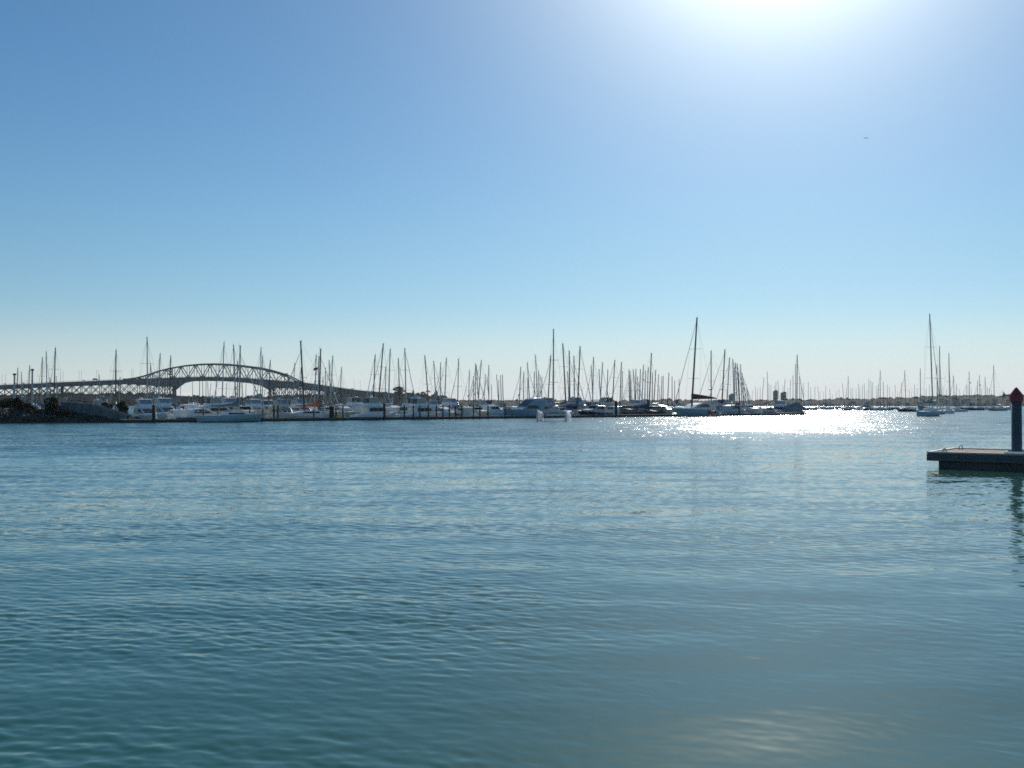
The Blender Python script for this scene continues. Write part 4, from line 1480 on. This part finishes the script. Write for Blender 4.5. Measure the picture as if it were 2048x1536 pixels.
root = thing('mooring_buoy', 'small dark mooring buoy afloat in the sun glitter', 'buoy', (p.x, 500, 0), 0)
MB().lathe([(0.1, -0.5), (0.7, -0.2), (0.8, 0.3), (0.5, 0.75), (0.12, 0.85)], (0, 0, 0), 14).build('float', M['orange'], root, smooth=True)
MB().tube((0, 0, 0.8), (0, 0, 1.5), 0.06, 0.06, 6).build('stem', M['steel'], root)

# ------------------------------------------------------------------ the forest of masts: every mast is a yacht
# (masthead column, masthead row, column of the mast foot, bow towards l/r)
MASTS = [
    (35.2, 736, 33, 'l'), (42.5, 744, 44, 'r'), (59, 731, 56, 'l'), (84, 715.4, 82.5, 'l'), (91.8, 703.7, 94.5, 'r'), (109.9, 695.7, 107.5, 'l'), (100, 755, 100, 'l'), (112, 752, 114, 'r'), (198, 749.6, 201, 'r'), (231.4, 700, 231, 'l'),
    (240, 753, 238, 'l'), (293.3, 675, 295.5, 'r'), (300.7, 728.6, 301, 'r'), (319.8, 707, 316.5, 'l'), (341, 711.8, 339, 'l'), (361, 764, 361, 'l'), (384.5, 763, 386, 'r'), (399, 755, 399, 'l'), (405, 760, 406, 'r'), (412, 762, 411.5, 'r'),
    (415, 764, 418, 'r'), (422, 766, 417, 'l'), (432, 760, 432, 'l'), (447.5, 685, 443.5, 'l'), (453, 766, 452, 'l'), (466.5, 690, 472.5, 'r'), (475, 723, 474.5, 'l'), (484, 765, 485, 'r'), (492, 767, 491, 'l'), (508, 764, 507, 'l'),
    (521.5, 695.4, 521, 'l'), (524.4, 712.5, 525, 'l'), (540.2, 720.6, 536.5, 'l'), (589, 727, 586, 'l'), (602, 735, 601, 'l'), (632, 710, 629, 'l'), (637.4, 713, 636, 'l'), (645.5, 753.5, 647, 'l'), (650.6, 736, 651, 'l'),
    (658, 720.6, 662.5, 'r'), (665.2, 712, 661, 'l'), (682.8, 735, 679.5, 'l'), (750, 710, 746, 'l'), (766.3, 687.6, 755.5, 'l'), (771, 734.5, 770.5, 'l'), (780.2, 697.9, 776.5, 'l'), (796.6, 717, 800, 'r'),
    (809.5, 697, 812.5, 'r'), (849.5, 711.8, 858.5, 'r'), (867.4, 722.8, 873, 'r'), (881, 726, 880.5, 'l'), (892.6, 716, 888.8, 'l'), (917, 718.4, 915, 'l'), (938.9, 740, 936.8, 'l'), (947, 752, 947, 'l'), (951, 728, 950.7, 'l'),
    (952.6, 731, 958, 'r'), (962.6, 721, 955, 'l'), (971, 748, 966.7, 'l'), (974, 753.5, 979.5, 'r'), (977.5, 731, 977.8, 'l'), (982.8, 768, 983, 'r'), (993, 749, 998.5, 'r'), (997.5, 759, 998, 'l'), (1001, 750, 1003, 'r'),
    (1004.8, 749, 1007, 'r'), (1041.4, 734.5, 1038, 'l'), (1047.5, 744, 1047, 'l'), (1055, 725.7, 1060, 'r'), (1055.5, 755, 1055, 'l'), (1068.8, 743, 1068, 'l'), (1071, 711, 1076.2, 'r'), (1076.8, 743, 1077, 'l'), (1080, 750, 1080, 'l'),
    (1084, 753, 1083, 'l'), (1101.5, 711.8, 1094.5, 'l'), (1125.7, 687.6, 1132.5, 'r'), (1135, 742.5, 1139, 'r'), (1138.6, 702, 1139.8, 'r'), (1148, 713, 1149.3, 'r'), (1160.4, 693.5, 1154.5, 'r'), (1182.4, 732, 1187, 'l'),
    (1187.2, 715, 1184.8, 'r'), (1198, 738, 1201.8, 'r'), (1205.5, 725.7, 1199, 'r'), (1215.8, 739, 1213, 'r'), (1229.7, 720.6, 1224, 'l'), (1242.9, 724.7, 1239.3, 'l'), (1245.2, 742.5, 1243, 'l'), (1257.8, 740, 1259.5, 'l'),
    (1260.3, 743, 1261, 'l'), (1262, 758, 1263, 'r'), (1266.6, 739.6, 1271.5, 'r'), (1272, 739, 1271, 'r'), (1275.5, 752.8, 1276, 'l'), (1281, 738, 1278.3, 'l'), (1287, 730.8, 1283, 'l'), (1291.5, 741, 1288.5, 'l'),
    (1296.6, 735, 1294, 'l'), (1303.2, 707, 1297.5, 'r'), (1305, 745, 1304, 'l'), (1311.7, 739.6, 1307, 'l'), (1317.6, 748.4, 1314, 'l'), (1319, 772, 1319, 'l'), (1324, 752.8, 1322, 'l'), (1326.6, 751, 1326, 'r'), (1338, 745, 1334.5, 'l'),
    (1344.3, 752.8, 1344, 'l'), (1349.5, 761, 1349, 'l'), (1358.4, 757.8, 1357.5, 'l'), (1422.5, 702, 1422.3, 'l'), (1450.2, 699.7, 1443, 'l'), (1459.4, 716, 1452.8, 'l'), (1466, 718.8, 1468.3, 'r'), (1469, 735, 1470, 'r'), (1471, 726, 1475, 'r'),
    (1474.8, 728, 1479, 'r'), (1477, 745, 1480, 'r'), (1481.3, 729.6, 1484.5, 'r'), (1484.3, 746, 1488, 'r'), (1487, 757, 1493, 'r'), (1492, 768, 1499, 'r'), (1494, 776, 1502, 'r'),
]
LANDMARKS = [(-40, None), (20, 'the reddish brown bush'), (104, 'the large round bush'), (293.3, 'the tall arch foot mast'), (447.5, 'the tall mast over the arch middle'), (521.5, 'the tall mast near the arch right end'),
             (600.8, 'the leaning dark mast at the arch end'), (641, 'the orange boom cover'), (725, 'the wrap round flybridge'), (797, 'the round skyline tree'), (872, 'the conical skyline tree'), (917, 'the upright mast past the far hill'),
             (1000, 'the shaded launch bow'), (1044, 'the big shaded launch'), (1106, 'the catamaran mast'), (1187, 'the long grey shed'), (1235, 'the tall thick pile'), (1303.2, 'the tallest pile screen mast'), (1383, 'the brown sail sloop'),
             (1466, 'the dark mast clump'), (1558, 'the twin tower blocks'), (1595, 'the tented yacht'), (1696.6, 'the lone glitter mast'), (1760.7, 'the tallest far moored mast'), (1863, 'the navy covered yacht'), (2031, 'the red capped pile')]
ORD = ['first', 'second', 'third', 'fourth', 'fifth', 'sixth', 'seventh', 'eighth', 'ninth', 'tenth', 'eleventh', 'twelfth']
LOOK = {'l': 'leaning right', 'r': 'leaning left', 'u': 'upright'}


def mast_labels(ms):
    out = {}
    xs = sorted(range(len(ms)), key=lambda i: ms[i][0])
    for i in xs:
        x = ms[i][0]
        if any(abs(x - lx) < 0.05 for lx, nm in LANDMARKS if nm):
            nm = [n for lx, n in LANDMARKS if abs(x - lx) < 0.05][0]
            out[i] = 'berthed yacht carrying ' + nm
            continue
        lo = max([l for l in LANDMARKS if l[0] < x and l[1]], key=lambda l: l[0], default=None)
        hi = min([l for l in LANDMARKS if l[0] > x], key=lambda l: l[0])
        nlo = sum(1 for j in xs if lo and lo[0] < ms[j][0] <= x)
        nhi = sum(1 for j in xs if x <= ms[j][0] < hi[0])
        lean = ms[i][0] - ms[i][2]
        look = 'leaning right' if lean > 2.4 else 'leaning left' if lean < -2.4 else 'upright'
        size = 'tall' if ms[i][1] < 712 else 'short' if ms[i][1] > 750 else 'slim'
        if lo and nlo <= nhi:
            out[i] = f'{size} {look} yacht mast, {ORD[nlo - 1]} right of {lo[1]}'
        else:
            out[i] = f'{size} {look} yacht mast, {ORD[nhi - 1]} left of {hi[1]}'
    return out


for px_, d_, st_, yw_, lab_ in ((76, 168, 'flybridge', 20, 'white canopied launch showing in the gap between the two large bushes'), (150, 190, 'sedan', 200, 'white cabin launch peeping over the gangway side'),
                               (206, 205, 'flybridge', 25, 'white launch with bright top above the small olive bush'), (12, 185, 'sedan', 160, 'pale cabin boat behind the dark bush at the edge of the view')):
    q_ = at(px_, 809, d_)
    launch((q_.x, q_.y), yw_, 5.8 if px_ == 76 else 8.0, lab_, st_, group='motor launches behind the rock bank', fenders=False)
# second and third rows of motor boats seen between and over the front row
ROWS = [(330, 20, 'flybridge', 310), (375, 24, 'sedan', 130), (398, 36, 'express', 310), (428, 44, 'flybridge', 130), (490, 18, 'sedan', 310), (512, 26, 'flybridge', 310), (538, 20, 'sedan', 130), (566, 14, 'flybridge', 310), (585, 30, 'express', 130),
        (604, 22, 'flybridge', 310), (660, 17, 'sedan', 310), (690, 26, 'express', 310), (704, 38, 'flybridge', 130), (772, 16, 'sedan', 130), (790, 30, 'express', 310), (815, 24, 'flybridge', 130), (868, 30, 'flybridge', 310), (936, 32, 'sedan', 310),
        (968, 40, 'flybridge', 130), (1018, 34, 'sedan', 130), (1078, 26, 'flybridge', 310), (1132, 28, 'express', 310), (1205, 26, 'flybridge', 130), (1248, 22, 'sedan', 310), (1275, 32, 'flybridge', 310), (1300, 24, 'sedan', 130), (1325, 34, 'express', 310),
        (1500, 16, 'sedan', 310), (1430, 26, 'flybridge', 130)]
SPOTS = [(308, 'the thick black pile'), (478, 'the pale shaded yacht mast'), (600.8, 'the leaning dark mast'), (641, 'the orange boom cover'), (769, 'the wrap round flybridge'), (917, 'the mast past the hill'), (1044, 'the big shaded launch'),
         (1187, 'the long grey shed'), (1303, 'the tallest pile screen mast'), (1383, 'the brown sail sloop'), (1466, 'the dark mast clump')]
HOW = {'flybridge': 'flybridge launch', 'sedan': 'low cabin launch', 'express': 'sloping cabin cruiser'}
rr_ = random.Random(77)
seen_labels = {}
for px, off, st, yw in sorted(ROWS):
    base = min(SPOTS, key=lambda q: abs(q[0] - px))
    key = (st, base[1], px < base[0])
    seen_labels[key] = seen_labels.get(key, 0) + 1
    o_ = {1: '', 2: 'further ', 3: 'third '}[seen_labels[key]]
    bow = 'bow on' if yw == 310 else 'stern on'
    launch(pos(px, off), yw + rr_.uniform(-4, 4), rr_.uniform(7.5, 9.5), f"{o_}white {HOW[st]} {bow} behind, {'left' if px < base[0] else 'right'} of {base[1]}", st, hm=rr_.choice(['white', 'white', 'white', 'cream', 'palegrey']),
           sm=rr_.choice(['white', 'white', 'cream']), top=rr_.choice(['white', 'blue', 'greycanvas']), group='motor launches berthed in the rows behind', fenders=False)

rg = random.Random(21)
taken = []


def free_depth(px, d, L):
    """move a berth along its row until the hull clears the ones already there"""
    for k in (0, 7, -7, 14, -14, 21, 28, -21, 35, 42, 50, 60, 70):
        dd = d + k
        p = Vector((gx(px, dd), dd, 0))
        q = p - P0
        a, b = q.dot(du), q.dot(dn)
        if b < 9 and px > 250:
            continue
        if all(abs(a - a2) > 3.3 or abs(b - b2) > (L + L2) / 2 for a2, b2, L2 in taken):
            return dd, a, b
    return d, a, b


labels = mast_labels(MASTS)
for i in sorted(range(len(MASTS)), key=lambda i: MASTS[i][1]):
    tx, ty, bx, side = MASTS[i]
    H = rg.uniform(11.2, 14.2) + (2.0 if ty < 700 else 0)
    d = (H - EYE) * F / (HORIZON - ty)
    dmin = (dk(bx, 11).y if bx > 250 else 150)
    d = max(d, dmin)
    d = min(d, 430)
    if bx < 250:
        d = max(150, min(d, 330))
    L0 = min(13, max(7.5, H * 0.76))
    d, a, b = free_depth(bx, d, L0)
    taken.append((a, b, L0))
    yaw = 130 if side == 'l' else 310
    if 750 < tx < 790:
        yaw = 130
    near = d < 300
    yacht(bx, d, tx, ty, labels[i], yaw + rg.uniform(-4, 4) + (DANG - 40), rg.choice(['white', 'white', 'white', 'cream', 'palegrey', 'paleblue', 'navy', 'white']), rg.choice(['blue', 'greycanvas', 'creamcanvas', 'blue', 'green', 'lightblue', None]),
          near=near, mr=0.95 if d < 200 else 1.15 if d < 300 else 1.3, mast=rg.choice(['alu', 'alu', 'darkmast']) if tx < 1100 else rg.choice(['alu', 'darkmast']), spread=1 if H < 13 else 2, dodger=rg.choice([None, 'blue', 'greycanvas']),
          jib=rg.random() < 0.75)
# red boom cover seen low behind the first piles
yacht(365, 152, 361.5, 764, 'small motor sailer with red boom cover left of the black hulled cruiser', 130, 'white', 'red', L=8.0) if False else None

FAR = [(1505, 780), (1510.5, 773), (1514.6, 777), (1520.5, 774), (1527.8, 755), (1534.7, 743.3), (1538, 767), (1542, 769.6), (1549, 771), (1552, 764), (1555.7, 761), (1566, 772), (1570.6, 758.6), (1575, 776), (1581, 759.5), (1586, 751),
       (1591.7, 728.7), (1599, 752.8), (1603, 771), (1606.8, 766), (1617, 764), (1621.6, 774), (1630, 772.5), (1635.5, 772), (1640, 783.5), (1647, 783), (1651.6, 772), (1659, 777.6), (1665, 788), (1672.5, 782), (1678, 777.6), (1685, 766.6),
       (1693, 778), (1702, 776), (1705.8, 775), (1712, 777.5), (1717, 767.3), (1719.7, 775), (1725, 770.3), (1728.5, 766.6), (1734, 779), (1738, 758.3), (1742, 762.2), (1745.6, 764.5), (1752.4, 771.8), (1757, 768), (1767, 763.7), (1774.7, 768.8),
       (1779, 773.2), (1785, 783), (1790.7, 770.3), (1795, 782), (1803.3, 764.8), (1818.8, 777), (1823, 783), (1829, 769.8), (1834.5, 776), (1850, 779.6), (1852.8, 777), (1858.9, 769), (1886, 772), (1893, 778), (1913.3, 768), (1919, 778),
       (1932.7, 769), (1935.5, 770), (1943, 777), (1963, 776), (1975, 774), (1978.7, 776), (1983, 781), (2000, 784), (2005, 779)]
FARL = 'thin bare masted yacht in the crowded moorings along the far horizon'
special = {1534.7: 'far yacht with the tall mast just left of the twin tower blocks', 1591.7: 'far yacht with pale mast rising close beside the tented yacht mast', 1586: 'far yacht with mast second to the left of the tented yacht mast',
           1738: 'far yacht with dark mast left of the tallest far moored mast', 1685: 'far yacht with mast left of the lone glitter mast', 1803.3: 'far yacht with mast just left of the green hulled yacht mast',
           1570.6: 'far yacht with leaning mast over the wider tower block', 1527.8: 'far yacht with leaning mast left of the tall one near the towers'}
fr = random.Random(8)
for x, y in FAR:
    H = fr.uniform(11.0, 13.5)
    d = min(640, max(400 if x > 1860 else 430, (H - EYE) * F / (HORIZON - y)))
    lean = {1527.8: 5, 1570.6: 5, 1555.7: -4, 1635.5: -4, 1659: -3, 1685: -4}.get(x, fr.uniform(-1.2, 1.2))
    lab = special.get(x, FARL)
    yacht(x - lean, d, x, y, lab, fr.choice([60, 75, 100, 250, 120]) + fr.uniform(-10, 10), fr.choice(['white', 'white', 'palegrey', 'navy', 'paleblue']), fr.choice(['blue', 'greycanvas', 'creamcanvas']),
          group='far moored yachts on the horizon', near=False, L=fr.uniform(7.5, 9.5), mr=0.95, mast=fr.choice(['alu', 'darkmast']))

# ------------------------------------------------------------------ near floating pontoon with red capped pile
M['pontoon_top'] = mat('pontoon_planks', (0.25, 0.18, 0.125), 0.85, var=0.25, scale=1.6, stretch=(0.5, 9, 1))
M['waler_pale'] = mat('pale_waler', (0.085, 0.095, 0.098), 0.75, var=0.25, scale=2.0, stretch=(0.6, 1, 4), bump=0.2)
M['edge'] = mat('rub_strip', (0.42, 0.38, 0.34), 0.6, var=0.15, scale=3)
M['redcap'] = mat('red_plastic_cap', (0.30, 0.03, 0.045), 0.5, var=0.12, scale=3)
M['steelpile'] = mat('painted_steel_pile', (0.09, 0.10, 0.11), 0.5, var=0.25, scale=2.5, stretch=(1, 1, 0.35))
M['rust'] = mat('rusty_steel', (0.12, 0.07, 0.05), 0.8, var=0.4, scale=6)


def pontoon():
    A = Vector((16.4, 39.8, 0))
    rz = math.atan2(-0.596, 0.803)
    root = thing('pontoon', 'near floating pontoon with plank top and dark underside, its corner towards the open water', 'pontoon', A, rz)
    Lp, Wp = 22.0, 4.3
    zt = 0.60
    n = 118
    pw = Lp / n
    pl = MB()
    rg = random.Random(5)
    for k in range(n):
        pl.box((pw * (k + 0.5), Wp / 2, zt - 0.03 + rg.uniform(-0.004, 0.004)), (pw - 0.012, Wp - 0.30, 0.06))
    pl.build('deck_planks', M['pontoon_top'], root)
    MB().box((Lp / 2, Wp / 2, zt - 0.10), (Lp - 0.1, Wp - 0.32, 0.06)).build('subframe', M['float'], root)
    for y in (0.07, Wp - 0.07):
        bevel(MB().box((Lp / 2, y, zt + 0.012), (Lp, 0.15, 0.075)).build('rub_strip', M['edge'], root), 0.015)
    bevel(MB().box((0.07, Wp / 2, zt + 0.012), (0.15, Wp - 0.31, 0.075)).build('rub_strip', M['edge'], root), 0.015)
    for y in (0.06, Wp - 0.06):
        bevel(MB().box((Lp / 2, y, zt - 0.18), (Lp, 0.13, 0.285)).build('waler', M['waler_pale'], root), 0.012)
    bevel(MB().box((0.06, Wp / 2, zt - 0.18), (0.13, Wp - 0.27, 0.285)).build('waler', M['waler_pale'], root), 0.012)
    bevel(MB().box((Lp / 2 + 0.25, Wp / 2, -0.03), (Lp - 0.3, Wp - 0.36, 0.60)).build('float', M['float'], root), 0.03)
    for k in range(44):
        x = 0.28 + k * 0.46
        MB().tube((x, -0.03, zt - 0.17), (x, 0.0, zt - 0.17), 0.035, 0.035, 8).build('bolt', M['rust'], root)
        if k < 9:
            MB().tube((-0.03, 0.28 + k * 0.46, zt - 0.17), (0.0, 0.28 + k * 0.46, zt - 0.17), 0.035, 0.035, 8).build('bolt', M['rust'], root)
    for x, y in ((0.62, 0.22), (0.45, Wp - 0.62), (6.6, 0.22)):
        cb = MB()
        pts = [(x - 0.065, y, zt), (x - 0.07, y, zt + 0.10), (x - 0.045, y, zt + 0.145), (x, y, zt + 0.16), (x + 0.045, y, zt + 0.145), (x + 0.07, y, zt + 0.10), (x + 0.065, y, zt)]
        cb.path(pts, 0.018, 8)
        cb.box((x, y, zt + 0.055), (0.26, 0.10, 0.02))
        cb.build('mooring_hoop', M['steelpile'], root)
    # guide around the pile
    px_, py_ = 3.17, 0.42
    gb = MB()
    for sx in (-1, 1):
        gb.box((px_ + sx * 0.34, py_, zt + 0.075), (0.08, 0.72, 0.09))
    for sy in (-1, 1):
        gb.box((px_, py_ + sy * 0.34, zt + 0.075), (0.60, 0.08, 0.09))
    gb.build('pile_guide_frame', M['steel'], root)
    for sx in (-1, 1):
        MB().tube((px_ + sx * 0.255, py_ - 0.12, zt + 0.16), (px_ + sx * 0.255, py_ + 0.12, zt + 0.16), 0.05, 0.05, 10).build('guide_roller', M['fender'], root)
    return root, (px_, py_)


pon, pl_ = pontoon()
c_, s_ = math.cos(pon.rotation_euler.z), math.sin(pon.rotation_euler.z)
PX = pon.location.x + pl_[0] * c_ - pl_[1] * s_
PY = pon.location.y + pl_[0] * s_ + pl_[1] * c_
pr = thing('capped_pile', 'round dark steel pile with pointed red cap rising through the near pontoon', 'pile', (PX, PY, 0))
MB().lathe([(0.187, -3.0), (0.187, 2.66)], (0, 0, 0), 32).build('shaft', M['steelpile'], pr, smooth=True)
MB().lathe([(0.21, 2.60), (0.243, 2.62), (0.243, 2.84), (0.238, 2.87), (0.03, 3.15), (0.0, 3.165)], (0, 0, 0), 32).build('cone_cap', M['redcap'], pr)
MB().lathe([(0.19, 0.62), (0.194, 0.66), (0.194, 0.72), (0.19, 0.76)], (0, 0, 0), 24).build('collar', M['steelpile'], pr)


# ------------------------------------------------------------------ airliner high over the harbour
def airliner():
    d = 8500.0
    p = at(1733, 276, d)
    root = thing('airliner', 'tiny pale airliner crossing the open blue sky', 'aeroplane', p, R(-20))
    L = 44.0
    prof = [(-22, 0.15), (-20, 0.7), (-14, 1.7), (-8, 2.0), (14, 2.0), (18, 1.7), (21, 0.9), (22.2, 0.15)]
    rings = [[(x, r * math.cos(a), r * math.sin(a) + (0.9 * max(0, (-8 - x) / 14))) for a in [2 * PI * q / 14 for q in range(14)]] for x, r in prof]
    MB().loft(rings).build('fuselage', M['white'], root, smooth=True)
    for s in (-1, 1):
        MB().loft([[(4, s * 1.6, -0.8), (-4.5, s * 1.6, -0.8), (-4.5, s * 1.6, -1.3), (4, s * 1.6, -1.3)], [(-6.0, s * 20, 1.0), (-8.0, s * 20, 1.0), (-8.0, s * 20, 0.8), (-6.0, s * 20, 0.8)]]).build('wing', M['white'], root)
        MB().loft([[(-16, s * 0.8, 1.4), (-20, s * 0.8, 1.4), (-20, s * 0.8, 1.1), (-16, s * 0.8, 1.1)], [(-19.5, s * 7, 2.0), (-21.2, s * 7, 2.0), (-21.2, s * 7, 1.85), (-19.5, s * 7, 1.85)]]).build('tailplane', M['white'], root)
        MB().tube((2.6, s * 6.5, -1.9), (-2.0, s * 6.5, -1.8), 1.15, 0.8, 12).build('engine', M['white'], root)
    MB().loft([[(-15, -0.2, 1.8), (-15, 0.2, 1.8), (-21, 0.2, 1.8), (-21, -0.2, 1.8)], [(-20, -0.1, 8.2), (-20, 0.1, 8.2), (-22.6, 0.1, 8.2), (-22.6, -0.1, 8.2)]]).build('tail_fin', M['palegrey'], root)


airliner()

# ------------------------------------------------------------------ thin sea haze
def haze():
    m = bpy.data.materials.new("sea_haze")
    m.use_nodes = True
    t = m.node_tree
    t.nodes.clear()
    out = nd(t, 'ShaderNodeOutputMaterial')
    v = nd(t, 'ShaderNodeVolumePrincipled')
    v.inputs['Color'].default_value = (0.86, 0.91, 0.97, 1)
    v.inputs['Density'].default_value = 0.000036
    v.inputs['Anisotropy'].default_value = 0.35
    ln(t, v.outputs[0], out.inputs['Volume'])
    o = MB().box((0, 1300, 42), (4200, 3000, 92)).build('haze', m, None)
    o['kind'] = 'stuff'
    return o


haze()
